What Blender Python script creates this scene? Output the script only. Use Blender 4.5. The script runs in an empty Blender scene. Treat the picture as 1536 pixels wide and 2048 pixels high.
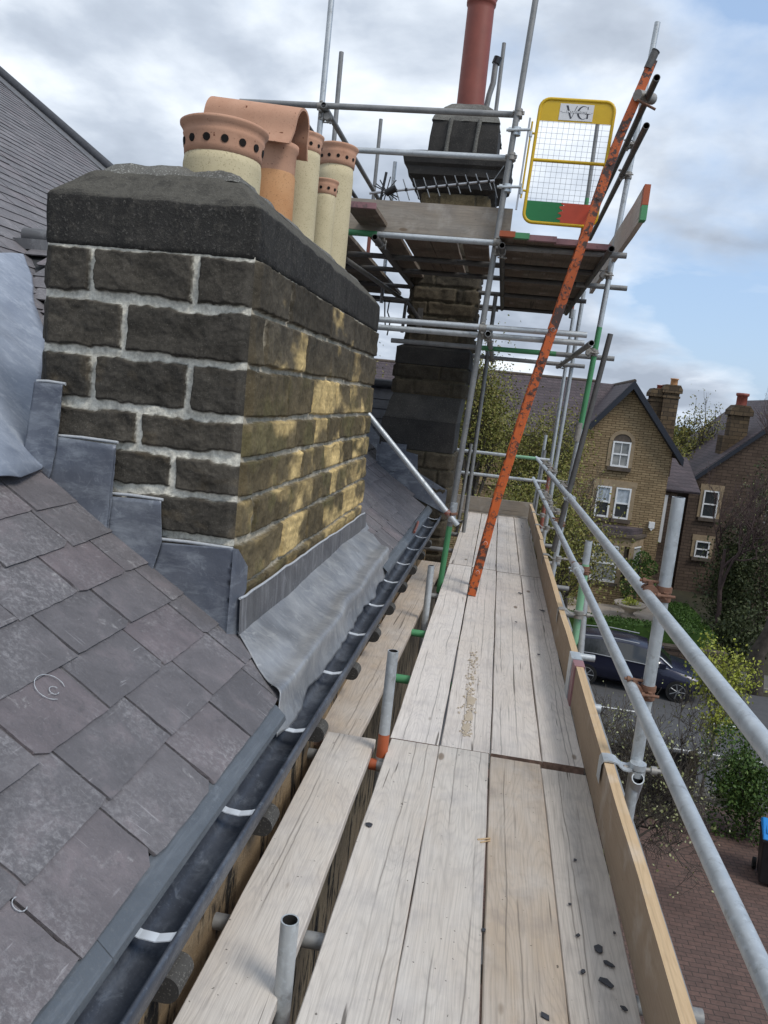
import bpy, math, random
import numpy as np
from mathutils import Vector, Matrix
C = bpy.context.scene
COL = C.collection
D = bpy.data

# ------------------------------------------------------------------ camera
cam_d = D.cameras.new("camera"); cam = D.objects.new("camera", cam_d); COL.objects.link(cam)
cam_d.sensor_fit = 'VERTICAL'; cam_d.sensor_height = 36.0; cam_d.lens = 27.04
cam_d.clip_start = 0.05; cam_d.clip_end = 2000
_R = [[0.98352749, 0.12158469, -0.13375667], [0.14969823, -0.13313587, 0.97972715], [0.10131201, -0.98361171, -0.1491438]]
cam.matrix_world = Matrix(((_R[0][0], -_R[0][1], -_R[0][2], 0.0), (_R[1][0], -_R[1][1], -_R[1][2], 0.0),
                           (_R[2][0], -_R[2][1], -_R[2][2], 1.55), (0, 0, 0, 1)))
C.camera = cam
# ------------------------------------------------------------------ exposure
C.view_settings.view_transform = 'Standard'; C.view_settings.look = 'None'
C.view_settings.exposure = 0.36; C.view_settings.gamma = 1.0; C.view_settings.use_curve_mapping = False
# ------------------------------------------------------------------ sky
SUN_EL, SUN_AZ = math.radians(50), math.radians(122)      # azimuth measured from +Y towards +X
SKY_BLUE = 0.10
w = D.worlds.new("World"); C.world = w; w.use_nodes = True
nt = w.node_tree; nt.nodes.clear()
def wn(t, **k):
    n = nt.nodes.new(t)
    for a, b in k.items(): setattr(n, a, b)
    return n
out = wn('ShaderNodeOutputWorld'); bg = wn('ShaderNodeBackground')
sky = wn('ShaderNodeTexSky', sky_type='NISHITA'); sky.sun_disc = False
sky.sun_elevation = SUN_EL; sky.sun_rotation = SUN_AZ; sky.air_density = 1.0; sky.dust_density = 1.5
tc = wn('ShaderNodeTexCoord'); sep = wn('ShaderNodeSeparateXYZ'); nt.links.new(tc.outputs['Generated'], sep.inputs[0])
def wm(op, a, b=None):
    n = wn('ShaderNodeMath', operation=op)
    for i, v in enumerate((a, b)):
        if v is None: continue
        if isinstance(v, (int, float)): n.inputs[i].default_value = v
        else: nt.links.new(v, n.inputs[i])
    return n.outputs[0]
zz = wm('ADD', wm('MAXIMUM', sep.outputs[2], 0.0), 0.26)
comb = wn('ShaderNodeCombineXYZ')
nt.links.new(wm('DIVIDE', sep.outputs[0], zz), comb.inputs[0]); nt.links.new(wm('DIVIDE', sep.outputs[1], zz), comb.inputs[1])
comb.inputs[2].default_value = 4.3
def wnoise(scale, det, rough, dist, vec=None):
    n = wn('ShaderNodeTexNoise'); n.inputs['Scale'].default_value = scale; n.inputs['Detail'].default_value = det
    n.inputs['Roughness'].default_value = rough; n.inputs['Distortion'].default_value = dist
    nt.links.new(vec or comb.outputs[0], n.inputs['Vector']); return n.outputs['Fac']
def wramp(f, stops):
    n = wn('ShaderNodeValToRGB'); cr = n.color_ramp
    while len(cr.elements) > 1: cr.elements.remove(cr.elements[-1])
    for i, (p, c) in enumerate(stops):
        e = cr.elements[0] if i == 0 else cr.elements.new(p)
        e.position = p; e.color = (*c, 1) if len(c) == 3 else c
    nt.links.new(f, n.inputs[0]); return n.outputs[0]
def wmix(f, a, b):
    n = wn('ShaderNodeMix', data_type='RGBA'); nt.links.new(f, n.inputs[0]); nt.links.new(a, n.inputs[6]); nt.links.new(b, n.inputs[7]); return n.outputs[2]
n1 = wnoise(1.35, 8, 0.52, 0.25); n2 = wnoise(2.4, 7, 0.52, 0.15)
cover = wramp(wm('ADD', wm('ADD', n1, wm('MULTIPLY', sep.outputs[0], -0.32)), 0.07), [(0.40, (0, 0, 0)), (0.56, (1, 1, 1))])
shade = wramp(wm('ADD', wm('MULTIPLY', n2, 0.55), wm('MULTIPLY', n1, 0.45)), [(0.41, (0.86, 0.90, 0.95)), (0.47, (0.66, 0.72, 0.80)), (0.53, (0.47, 0.53, 0.62)), (0.62, (0.33, 0.38, 0.46))])
skyv = wn('ShaderNodeVectorMath', operation='SCALE'); skyv.inputs[3].default_value = SKY_BLUE
nt.links.new(sky.outputs[0], skyv.inputs[0])
haze = wn('ShaderNodeMix', data_type='RGBA'); haze.inputs[0].default_value = 0.55
nt.links.new(skyv.outputs[0], haze.inputs[6]); haze.inputs[7].default_value = (0.43, 0.60, 0.87, 1)
nt.links.new(wmix(cover, haze.outputs[2], shade), bg.inputs[0]); bg.inputs[1].default_value = 1.0
nt.links.new(bg.outputs[0], out.inputs[0])
# ------------------------------------------------------------------ sun (bright overcast)
sl = D.lights.new("sun", 'SUN'); sl.energy = 1.6; sl.angle = math.radians(20); sl.color = (1, 0.95, 0.87)
so = D.objects.new("sun", sl); COL.objects.link(so)
sd = Vector((math.sin(SUN_AZ) * math.cos(SUN_EL), math.cos(SUN_AZ) * math.cos(SUN_EL), math.sin(SUN_EL)))
so.rotation_euler = sd.to_track_quat('Z', 'Y').to_euler(); so.location = (0, 0, 30)

# ================================================================== node helper
class NT:
    def __init__(s, name):
        s.m = D.materials.new(name); s.m.use_nodes = True; s.t = s.m.node_tree
        s.b = s.t.nodes['Principled BSDF']; s._oc = None
    def n(s, t, **k):
        n = s.t.nodes.new(t)
        for a, b in k.items(): setattr(n, a, b)
        return n
    def put(s, sock, v):
        if hasattr(v, 'is_linked') or hasattr(v, 'links'): s.t.links.new(v, sock)
        elif isinstance(v, (tuple, list)):
            sock.default_value = (*v, 1) if len(v) == 3 and len(sock.default_value) == 4 else v
        else: sock.default_value = v
    def obj(s):
        if s._oc is None: s._oc = s.n('ShaderNodeTexCoord').outputs['Object']
        return s._oc
    def rnd(s): return s.n('ShaderNodeObjectInfo').outputs['Random']
    def attr(s, a): 
        n = s.n('ShaderNodeAttribute', attribute_name=a); return n
    def map(s, scale=(1, 1, 1), rot=(0, 0, 0), loc=(0, 0, 0), vec=None):
        n = s.n('ShaderNodeMapping'); s.put(n.inputs[0], vec or s.obj()); s.put(n.inputs[1], loc); s.put(n.inputs[2], rot); s.put(n.inputs[3], scale); return n.outputs[0]
    def noise(s, scale, det=4, rough=.55, dist=0, vec=None, col=False):
        n = s.n('ShaderNodeTexNoise'); s.put(n.inputs['Vector'], vec or s.obj()); s.put(n.inputs['Scale'], scale)
        s.put(n.inputs['Detail'], det); s.put(n.inputs['Roughness'], rough); s.put(n.inputs['Distortion'], dist)
        return n.outputs['Color' if col else 'Fac']
    def math(s, op, a, b=0.0, clamp=False):
        n = s.n('ShaderNodeMath', operation=op, use_clamp=clamp); s.put(n.inputs[0], a); s.put(n.inputs[1], b); return n.outputs[0]
    def vadd(s, a, b):
        n = s.n('ShaderNodeVectorMath', operation='ADD'); s.put(n.inputs[0], a); s.put(n.inputs[1], b); return n.outputs[0]
    def ramp(s, f, stops, interp='LINEAR'):
        n = s.n('ShaderNodeValToRGB'); cr = n.color_ramp; cr.interpolation = interp
        while len(cr.elements) > 1: cr.elements.remove(cr.elements[-1])
        for i, (p, c) in enumerate(stops):
            e = cr.elements[0] if i == 0 else cr.elements.new(p)
            if isinstance(c, (int, float)): c = (c, c, c)
            e.position = p; e.color = (*c, 1)
        s.put(n.inputs[0], f); return n.outputs[0]
    def mix(s, f, a, b, mode='MIX'):
        n = s.n('ShaderNodeMix', data_type='RGBA', blend_type=mode); s.put(n.inputs[0], f); s.put(n.inputs[6], a); s.put(n.inputs[7], b); return n.outputs[2]
    def bump(s, h, strength=.4, dist=.01):
        n = s.n('ShaderNodeBump'); s.put(n.inputs['Height'], h); s.put(n.inputs['Strength'], strength); s.put(n.inputs['Distance'], dist)
        s.t.links.new(n.outputs[0], s.b.inputs['Normal'])
    def fin(s, col, rough=.8, metal=0.0, spec=.5):
        s.put(s.b.inputs['Base Color'], col); s.put(s.b.inputs['Roughness'], rough); s.put(s.b.inputs['Metallic'], metal)
        s.put(s.b.inputs['Specular IOR Level'], spec); return s.m

def m_wood(name, light, tan, dark, axis=1, tint=.5, crack=1.0):
    s = NT(name); r = s.rnd()
    off = s.n('ShaderNodeCombineXYZ'); 
    for i, k in enumerate((7.3, 13.1, 3.7)): s.put(off.inputs[i], s.math('MULTIPLY', r, k))
    sc = lambda a, b: tuple(b if i == axis else a for i in range(3))
    base = s.vadd(s.obj(), off.outputs[0])
    warp = s.noise(1.1, 3, .5, 0, s.map(sc(3.0, .9), vec=base))
    wv = s.n('ShaderNodeCombineXYZ'); s.put(wv.inputs[0], s.math('MULTIPLY', warp, .06)); s.put(wv.inputs[2], s.math('MULTIPLY', warp, .06))
    g = s.map(sc(1, .018), vec=s.vadd(base, wv.outputs[0]))
    fine = s.noise(240, 3, .6, 0, g); mid = s.noise(70, 4, .6, .2, g)
    ringsrc = s.noise(9, 1, .4, 0, s.map(sc(1, .12), vec=s.vadd(base, wv.outputs[0])))
    ring = s.math('FRACT', s.math('MULTIPLY', ringsrc, 22.0)); ring = s.math('ABSOLUTE', s.math('SUBTRACT', ring, .5))
    blot = s.noise(3.2, 6, .62, .3, s.map(sc(1.6, .6), vec=base)); blot2 = s.noise(7.5, 5, .6, 0, base)
    tanf = s.math('ADD', s.math('MULTIPLY', blot, .9), s.math('MULTIPLY', s.math('SUBTRACT', r, .5), tint))
    c = s.mix(s.ramp(tanf, [(.32, 0), (.66, 1)]), light, tan)
    c = s.mix(s.math('MULTIPLY', s.ramp(ring, [(.0, 1), (.22, 0)]), .18), c, dark)
    c = s.mix(s.math('MULTIPLY', s.ramp(fine, [(.36, 1), (.56, 0)]), .22), c, dark)
    c = s.mix(s.math('MULTIPLY', s.ramp(mid, [(.31, 1), (.47, 0)]), .26), c, dark)
    c = s.mix(s.math('MULTIPLY', s.ramp(blot2, [(.50, 0), (.72, 1)]), .34), c, (dark[0] * 1.3, dark[1] * 1.35, dark[2] * 1.5))
    c = s.mix(s.math('MULTIPLY', s.ramp(s.noise(5, 5, .6, 0, base), [(.55, 0), (.72, 1)]), .30), c, (.66, .62, .57))
    crackv = s.ramp(s.noise(26, 2, .5, .6, s.map(sc(1, .03), vec=base)), [(.285, 1), (.305, 0)])
    c = s.mix(s.math('MULTIPLY', crackv, .75 * crack), c, (.06, .05, .04))
    spx = s.n('ShaderNodeSeparateXYZ'); s.put(spx.inputs[0], s.obj()); lx, ly = spx.outputs[1 - axis], spx.outputs[axis]
    for k in range(2):
        cv = s.n('ShaderNodeCombineXYZ'); s.put(cv.inputs[0], s.math('MULTIPLY', ly, 1.1)); s.put(cv.inputs[1], s.math('ADD', s.math('MULTIPLY', r, 31.0), 7.7 * k))
        cx_ = s.math('ADD', s.math('MULTIPLY', s.math('SUBTRACT', s.noise(1.0, 5, .55, 0, cv.outputs[0]), .5), .055), s.math('MULTIPLY', s.math('SUBTRACT', s.math('FRACT', s.math('MULTIPLY', r, 7.3 + 5 * k)), .5), .15))
        dd = s.math('ABSOLUTE', s.math('SUBTRACT', lx, cx_)); cv2 = s.n('ShaderNodeCombineXYZ'); s.put(cv2.inputs[0], ly); s.put(cv2.inputs[1], s.math('ADD', s.math('MULTIPLY', r, 17.0), 3.1 * k))
        on = s.ramp(s.noise(1.6, 2, .5, 0, cv2.outputs[0]), [(.40, 0), (.52, 1)])
        c = s.mix(s.math('MULTIPLY', s.math('MULTIPLY', s.ramp(dd, [(.0004, 1), (.0016, 0)]), on), .62 * crack), c, (.085, .07, .06))
    kn = s.n('ShaderNodeTexVoronoi'); s.put(kn.inputs['Vector'], s.map(sc(3.4, 1.25), vec=base)); s.put(kn.inputs['Scale'], 1.0)
    knot = s.ramp(kn.outputs['Distance'], [(.0, .85), (.045, .7), (.06, 0)])
    c = s.mix(knot, c, (.16, .11, .07))
    spk = s.ramp(s.noise(55, 2, .5, 0, base), [(.235, 1), (.26, 0)]); c = s.mix(s.math('MULTIPLY', spk, .8), c, (.07, .06, .05))
    h = s.math('ADD', s.math('MULTIPLY', mid, .6), s.math('SUBTRACT', s.math('MULTIPLY', fine, .5), s.math('MULTIPLY', crackv, .8)))
    s.bump(h, .35, .004)
    return s.fin(c, .88, 0, .25)

def m_galv(name, c1, c2, dirt=(.15, .145, .13), metal=.35, rough=.5, dirtamt=.7):
    s = NT(name); r = s.rnd()
    v = s.vadd(s.obj(), s.n('ShaderNodeNewGeometry').outputs['Random Per Island'] if False else s.obj())
    a = s.noise(9, 5, .6, .2); b = s.noise(55, 4, .65, 0); st = s.noise(90, 2, .5, 0, s.map((1, .06, .06))) 
    c = s.mix(s.ramp(a, [(.3, 0), (.7, 1)]), c1, c2)
    c = s.mix(s.math('MULTIPLY', s.ramp(b, [(.52, 0), (.68, 1)]), .35), c, (c2[0] * 1.25, c2[1] * 1.27, c2[2] * 1.28))
    c = s.mix(s.math('MULTIPLY', s.ramp(s.noise(24, 6, .7, 0), [(.56, 0), (.72, 1)]), dirtamt), c, dirt)
    s.bump(b, .12, .002)
    return s.fin(c, s.ramp(b, [(.3, rough - .1), (.7, rough + .15)]), metal)

def m_paint(name, c, worn=(.10, .06, .045), amt=.52, rough=.55):
    s = NT(name); a = s.noise(26, 7, .7, .3); b = s.noise(4.5, 3, .5)
    f = s.ramp(s.math('ADD', s.math('MULTIPLY', a, .6), s.math('MULTIPLY', b, .4)), [(amt, 0), (amt + .035, 1)])
    cc = s.mix(s.ramp(b, [(.3, 0), (.7, 1)]), c, tuple(x * .78 for x in c))
    s.bump(s.math('MULTIPLY', f, -1), .3, .002)
    return s.fin(s.mix(f, cc, worn), rough)

def m_vcol(name, bump=.5, rough=.92, scale=1.0):
    s = NT(name); c = s.attr('Col').outputs['Color']
    n1 = s.noise(60 * scale, 6, .7); n2 = s.noise(230 * scale, 3, .6)
    c = s.mix(.75, c, s.mix(s.ramp(n1, [(.3, 0), (.7, 1)]), (.55, .54, .53), (1.42, 1.41, 1.38)), 'MULTIPLY')
    c = s.mix(s.math('MULTIPLY', s.ramp(n2, [(.60, 0), (.72, 1)]), .28), c, (.40, .38, .33))
    s.bump(s.math('ADD', n1, s.math('MULTIPLY', n2, .5)), bump, .006)
    return s.fin(c, rough, 0, .2)

def m_lead(name, c1, c2, white, stretch=(6, 40, 6), rough=.42, streak=.5):
    s = NT(name); a = s.noise(4.5, 6, .65, .6); st = s.noise(1, 5, .7, .3, s.map(stretch)); f = s.noise(120, 4, .7)
    c = s.mix(s.ramp(a, [(.32, 0), (.66, 1)]), c1, c2)
    c = s.mix(s.math('MULTIPLY', s.ramp(st, [(.50, 0), (.68, 1)]), streak), c, white)
    c = s.mix(s.math('MULTIPLY', s.ramp(f, [(.58, 0), (.7, 1)]), .25), c, white)
    c = s.mix(s.math('MULTIPLY', s.ramp(s.noise(3, 4, .6, 0, s.map((1, 1, 1), loc=(5, 2, 1))), [(.55, 0), (.72, 1)]), .35), c, tuple(x * .45 for x in c1))
    c = s.mix(s.math('MULTIPLY', s.ramp(s.noise(11, 7, .75, .8, s.map((1, 1, 1), loc=(1, 7, 3))), [(.56, 0), (.68, 1)]), .45), c, white)
    dn = s.noise(16, 3, .5, .2)
    s.bump(s.math('ADD', s.math('MULTIPLY', a, 1.0), s.math('ADD', s.math('MULTIPLY', st, .2), s.math('MULTIPLY', dn, .5))), .30, .012)
    return s.fin(c, s.ramp(f, [(.3, rough - .08), (.7, rough + .2)]), .35)

def m_slate(name):
    s = NT(name); r = s.attr('rnd').outputs['Fac']
    base = s.ramp(r, [(0, (.120, .113, .119)), (.25, (.148, .139, .145)), (.45, (.160, .146, .152)), (.62, (.132, .126, .133)), (.8, (.170, .157, .162)), (1, (.166, .142, .149))])
    v = s.n('ShaderNodeCombineXYZ'); [s.put(v.inputs[i], s.math('MULTIPLY', r, 37.0 * (i + 1))) for i in range(3)]
    o = s.vadd(s.obj(), v.outputs[0])
    b1 = s.noise(7, 6, .65, .4, o); b2 = s.noise(38, 6, .7, 0, o)
    c = s.mix(s.math('MULTIPLY', s.ramp(b1, [(.38, 1), (.62, 0)]), .45), base, (.075, .072, .076))
    c = s.mix(s.math('MULTIPLY', s.ramp(b1, [(.55, 0), (.75, 1)]), .42), c, (.235, .190, .196))
    pt = s.ramp(s.noise(2.6, 4, .6, .5, o), [(.44, 0), (.64, 1)])
    c = s.mix(s.math('MULTIPLY', s.math('MULTIPLY', s.ramp(s.noise(60, 6, .75, .4, o), [(.46, 0), (.66, 1)]), pt), .55), c, (.36, .35, .355))
    c = s.mix(s.math('MULTIPLY', s.ramp(s.noise(14, 5, .7, 1.2, s.map((1, 1, 1), loc=(2, 5, 7), vec=o)), [(.56, 0), (.66, 1)]), .40), c, (.085, .082, .086))
    c = s.mix(s.math('MULTIPLY', s.ramp(s.noise(130, 3, .6, 0, o), [(.62, 0), (.72, 1)]), .22), c, (.34, .33, .335))
    for k, (sc, rt, th) in enumerate((((4, 75, 4), (.3, .1, .6), .655), ((5, 5, 90), (.5, .8, .3), .67), ((70, 6, 6), (.1, .5, -.5), .67))):
        sn = s.noise(1.0, 3, .6, .5, s.map(sc, rt, (k * 3.1, 0, 0), o)); pat = s.noise(5 + k, 3, .5, 0, s.map((1, 1, 1), loc=(k * 9.7, 4, 2), vec=o))
        f = s.math('MULTIPLY', s.ramp(sn, [(th, 0), (th + .05, 1)]), s.ramp(pat, [(.50, 0), (.66, 1)]))
        c = s.mix(s.math('MULTIPLY', f, .55), c, (.44, .43, .44))
    bl = s.ramp(s.noise(4.0, 6, .75, .6, s.map((1, 1, 1), loc=(3, 8, 1), vec=o)), [(.60, 0), (.72, 1)])
    c = s.mix(s.math('MULTIPLY', s.math('MULTIPLY', bl, s.ramp(b2, [(.42, 0), (.6, 1)])), .7), c, (.50, .49, .48))
    s.bump(s.math('ADD', s.math('MULTIPLY', b1, 1.2), s.math('MULTIPLY', b2, .7)), .75, .009)
    return s.fin(c, s.ramp(b2, [(.3, .5), (.7, .75)]), 0, .4)

def m_plain(name, c, rough=.6, metal=0, var=.25, scale=12, spec=.5):
    s = NT(name); a = s.noise(scale, 5, .6); 
    return s.fin(s.mix(s.ramp(a, [(.3, 0), (.7, 1)]), tuple(x * (1 - var) for x in c), tuple(min(1, x * (1 + var)) for x in c)), rough, metal, spec)

def m_speck(name, c1, c2, speck, amt=.64, rough=.85, spots=None):
    s = NT(name); a = s.noise(5, 5, .6); f = s.noise(150, 3, .6); g = s.noise(28, 5, .7)
    c = s.mix(s.ramp(a, [(.3, 0), (.7, 1)]), c1, c2)
    c = s.mix(s.math('MULTIPLY', s.ramp(f, [(amt, 0), (amt + .05, 1)]), .65), c, speck)
    c = s.mix(s.math('MULTIPLY', s.ramp(g, [(.58, 0), (.75, 1)]), .4), c, tuple(x * .45 for x in c1))
    if spots: c = s.mix(s.ramp(s.noise(48, 1, .4), [(.235, 1), (.26, 0)]), c, spots)
    s.bump(s.math('ADD', f, g), .2, .003)
    return s.fin(c, rough, 0, .3)

def m_brick(name, c1, c2, mort, bw, bh, ms, rot=None, rough=.9, dirt=.5):
    s = NT(name)
    sp = s.n('ShaderNodeSeparateXYZ'); s.put(sp.inputs[0], s.obj()); cb = s.n('ShaderNodeCombineXYZ')
    if rot == 'ground': s.put(cb.inputs[0], sp.outputs[0]); s.put(cb.inputs[1], sp.outputs[1])
    else: s.put(cb.inputs[0], s.math('ADD', sp.outputs[0], sp.outputs[1])); s.put(cb.inputs[1], sp.outputs[2])
    wob = s.noise(2.0, 3, .5); wv = s.n('ShaderNodeCombineXYZ'); s.put(wv.inputs[1], s.math('MULTIPLY', wob, bh * .5)); s.put(wv.inputs[0], s.math('MULTIPLY', wob, bw * .6))
    b = s.n('ShaderNodeTexBrick'); s.put(b.inputs['Vector'], s.vadd(cb.outputs[0], wv.outputs[0])); s.put(b.inputs['Color1'], c1); s.put(b.inputs['Color2'], c2); s.put(b.inputs['Mortar'], mort)
    for k, v in (('Scale', 1.0), ('Mortar Size', ms), ('Brick Width', bw), ('Row Height', bh), ('Bias', 0.0), ('Mortar Smooth', .3)): s.put(b.inputs[k], v)
    a = s.noise(1.3, 6, .65); g = s.noise(14, 5, .65)
    c = s.mix(s.math('MULTIPLY', s.ramp(a, [(.45, 0), (.72, 1)]), dirt), b.outputs[0], tuple(x * .35 for x in c1))
    c = s.mix(.5, c, s.mix(s.ramp(g, [(.3, 0), (.7, 1)]), (.6, .6, .6), (1.25, 1.24, 1.2)), 'MULTIPLY')
    s.bump(s.math('ADD', b.outputs['Fac'], s.math('MULTIPLY', g, -.5)), -.5, .02)
    return s.fin(c, rough, 0, .2)

def m_leaf(name, c1, c2, c3):
    s = NT(name); r = s.n('ShaderNodeNewGeometry').outputs['Random Per Island']
    c = s.ramp(r, [(0, c1), (.5, c2), (1, c3)])
    s.put(s.b.inputs['Subsurface Weight'], 0.0)
    return s.fin(c, .6, 0, .3)

M = {}
M['deck'] = m_wood('weathered_board', (.57, .515, .455), (.52, .42, .32), (.19, .165, .145), 1, .5)
M['deck_grey'] = m_wood('grey_weathered_board', (.63, .58, .52), (.585, .51, .43), (.25, .225, .205), 1, .3)
M['deck_pale'] = m_wood('pale_dusty_board', (.77, .715, .66), (.71, .64, .57), (.30, .265, .24), 1, .3)
M['deck_x'] = m_wood('weathered_board_across', (.36, .33, .29), (.33, .28, .225), (.13, .115, .10), 0, .4)
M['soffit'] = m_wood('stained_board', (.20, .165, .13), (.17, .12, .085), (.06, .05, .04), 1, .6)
M['new'] = m_wood('newer_board', (.56, .41, .25), (.60, .44, .27), (.36, .24, .13), 1, .2, .25)
M['new_shaded'] = m_wood('newer_board_shaded', (.36, .275, .20), (.39, .30, .215), (.22, .16, .11), 1, .2, .25)  # toe board sides: darker copy of newer_board, their shade put into the colour
M['endwood'] = m_plain('board_end', (.20, .13, .10), .9, 0, .4, 40)
M['galv'] = m_galv('galvanised_tube', (.42, .45, .47), (.56, .59, .605), (.20, .195, .18), .55, .5, .6)
M['galv_old'] = m_galv('weathered_tube', (.20, .205, .205), (.29, .29, .285), (.10, .085, .07), .3, .55, .6)
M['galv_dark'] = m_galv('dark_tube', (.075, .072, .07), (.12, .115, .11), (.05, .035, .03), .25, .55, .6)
M['tube_in'] = m_plain('tube_inside', (.02, .018, .016), .9)
M['fitting'] = m_galv('fitting_steel', (.26, .25, .23), (.36, .34, .31), (.20, .10, .05), .4, .5, .7)
M['fitting_rust'] = m_galv('rusty_fitting', (.150, .072, .045), (.22, .118, .075), (.30, .26, .22), .1, .75, .6)
M['fit_bright'] = m_galv('bright_fitting', (.50, .54, .56), (.62, .66, .68), (.3, .3, .3), .5, .35, .3)
M['green'] = m_paint('green_paint', (.08, .30, .13), (.28, .34, .30), .60)
M['green_pale'] = m_paint('pale_green_paint', (.23, .46, .28), (.40, .46, .42), .56)
M['orange'] = m_paint('orange_paint', (.60, .125, .025), (.075, .042, .034), .505, .5)
M['orange_band'] = m_paint('orange_band', (.42, .10, .035), (.22, .12, .09), .57)
M['red'] = m_paint('red_paint', (.30, .10, .07), (.24, .19, .17), .54)
M['pink'] = m_paint('pink_end_band', (.33, .17, .18), (.16, .10, .10), .56)
M['stone'] = m_vcol('gritstone', .6)
def m_coping():
    s = NT('sooty_stone'); a = s.noise(4, 6, .65, .3); f = s.noise(90, 5, .7); g = s.noise(26, 6, .72); st = s.noise(1, 4, .6, .2, s.map((14, 14, 2.2)))
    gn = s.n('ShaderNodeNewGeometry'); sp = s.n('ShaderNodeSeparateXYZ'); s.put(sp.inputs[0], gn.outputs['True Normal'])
    c = s.mix(s.ramp(a, [(.3, 0), (.7, 1)]), (.030, .029, .028), (.060, .057, .052))
    c = s.mix(s.math('MULTIPLY', s.ramp(st, [(.45, 0), (.7, 1)]), .35), c, (.016, .016, .016))
    c = s.mix(s.math('MULTIPLY', s.ramp(g, [(.52, 0), (.68, 1)]), .45), c, (.115, .105, .09))
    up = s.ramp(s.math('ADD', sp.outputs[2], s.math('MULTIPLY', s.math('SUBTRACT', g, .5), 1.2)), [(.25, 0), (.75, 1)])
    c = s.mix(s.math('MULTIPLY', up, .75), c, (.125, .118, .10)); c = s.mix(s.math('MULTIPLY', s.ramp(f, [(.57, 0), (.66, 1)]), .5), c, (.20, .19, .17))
    s.bump(s.math('ADD', s.math('MULTIPLY', g, 1.2), s.math('MULTIPLY', f, .7)), .8, .010); return s.fin(c, .95, 0, .15)
M['coping'] = m_coping()
M['flaunch'] = m_speck('lichen_mortar', (.075, .072, .064), (.15, .145, .13), (.36, .36, .33), .56)
M['soot'] = m_speck('sooty_block', (.026, .025, .024), (.048, .045, .042), (.15, .14, .125), .60)
M['weather'] = m_speck('speckled_stone', (.050, .048, .044), (.085, .080, .072), (.20, .19, .17), .58)
M['mortar'] = m_speck('pale_mortar', (.40, .38, .33), (.50, .48, .43), (.60, .58, .53), .60)
M['lead'] = m_lead('new_lead', (.105, .118, .150), (.165, .180, .212), (.40, .43, .46), (6, 6, 16), .42, .45)
M['lead_sheet'] = m_lead('oxidised_lead', (.215, .250, .315), (.32, .36, .43), (.50, .54, .60), (9, 14, 9), .48, .45)
M['lead_apron'] = m_lead('apron_lead', (.20, .21, .228), (.345, .35, .355), (.60, .60, .575), (5, 16, 5), .38, .30)
M['lead_up'] = m_lead('upstand_lead', (.105, .105, .112), (.160, .160, .163), (.36, .36, .37), (6, 30, 2), .50, .5)
M['sealant'] = m_plain('sealant', (.42, .44, .46), .6, 0, .15, 60)
M['gutter'] = m_lead('gutter_lining', (.040, .046, .060), (.085, .097, .122), (.27, .30, .34), (9, 5, 9), .38, .38)
M['strip'] = m_lead('eaves_strip', (.105, .118, .132), (.135, .150, .165), (.26, .28, .30), (30, 3, 30), .5, .35)
M['strap'] = m_plain('white_metal', (.66, .70, .74), .35, .2, .08)
M['slate'] = m_slate('purple_slate')
M['slate_dark'] = m_plain('dark_slate', (.040, .042, .050), .5, 0, .3, 14)
M['felt'] = m_plain('under_slate', (.03, .03, .032), .95)
M['terracotta'] = m_speck('terracotta', (.47, .255, .165), (.56, .33, .225), (.30, .15, .09), .63, .85, (.16, .06, .03))
M['terra_old'] = m_speck('orange_clay', (.45, .22, .095), (.53, .30, .15), (.24, .12, .06), .60)
M['buff'] = m_speck('buff_clay', (.50, .43, .27), (.60, .52, .34), (.24, .19, .10), .60)
M['redpot'] = m_plain('red_clay', (.235, .062, .042), .55, 0, .12, 6)
M['black'] = m_plain('black_plastic', (.014, .014, .016), .45)
M['hole'] = m_plain('hole_shade', (.008, .006, .005), 1)  # black plugs on the pot rims, painted as the shade inside vent holes
M['yellow'] = m_plain('yellow_powder_coat', (.66, .43, .012), .4, 0, .06)
M['wire'] = m_plain('grey_wire', (.16, .17, .18), .5, .3)
M['alu'] = m_plain('aluminium', (.42, .43, .45), .4, .6, .1)
M['white'] = m_plain('white_upvc', (.74, .75, .76), .4, 0, .05)
M['sign'] = m_plain('white_sign', (.72, .73, .74), .5, 0, .03)
M['ink'] = m_plain('dark_ink', (.045, .05, .065), .6)
M['gate_green'] = m_plain('green_panel', (.015, .20, .055), .45, 0, .05)
M['gate_orange'] = m_plain('orange_panel', (.58, .075, .03), .45, 0, .05)
def m_wall():
    s = NT('stained_eaves_wall'); a = s.noise(1, 6, .7, .4, s.map((9, 9, 2.2))); b = s.noise(20, 5, .7); big = s.noise(1.2, 3, .5)
    c = s.mix(s.ramp(big, [(.35, 0), (.65, 1)]), (.30, .22, .13), (.17, .125, .08))
    c = s.mix(s.ramp(a, [(.50, 0), (.58, 1)]), c, (.018, .016, .014))
    c = s.mix(s.math('MULTIPLY', s.ramp(b, [(.55, 0), (.7, 1)]), .4), c, (.42, .34, .22))
    s.bump(s.math('ADD', a, b), .5, .02); return s.fin(c, .95, 0, .2)
M['wall'] = m_wall()
M['house_wall'] = m_brick('honey_stone_courses', (.35, .262, .155), (.265, .19, .11), (.085, .060, .035), .36, .105, .014, None, .95, .35)
M['house_wall2'] = m_brick('dark_stone_courses', (.135, .098, .075), (.10, .072, .056), (.055, .042, .035), .5, .16, .018, None, .95, .5)
M['stack_stone'] = m_brick('stack_stone_courses', (.16, .115, .07), (.09, .068, .048), (.05, .04, .03), .45, .2, .02, None, .95, .6)
M['paving'] = m_brick('block_paving', (.150, .096, .082), (.118, .080, .070), (.060, .048, .044), .21, .105, .008, 'ground', .85, .35)
M['house_roof'] = m_brick('old_roof_slates', (.115, .092, .100), (.085, .072, .080), (.05, .042, .046), .3, .14, .012, None, .7, .4)
M['dress'] = m_plain('dressed_stone', (.29, .22, .14), .9, 0, .2, 5)
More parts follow.
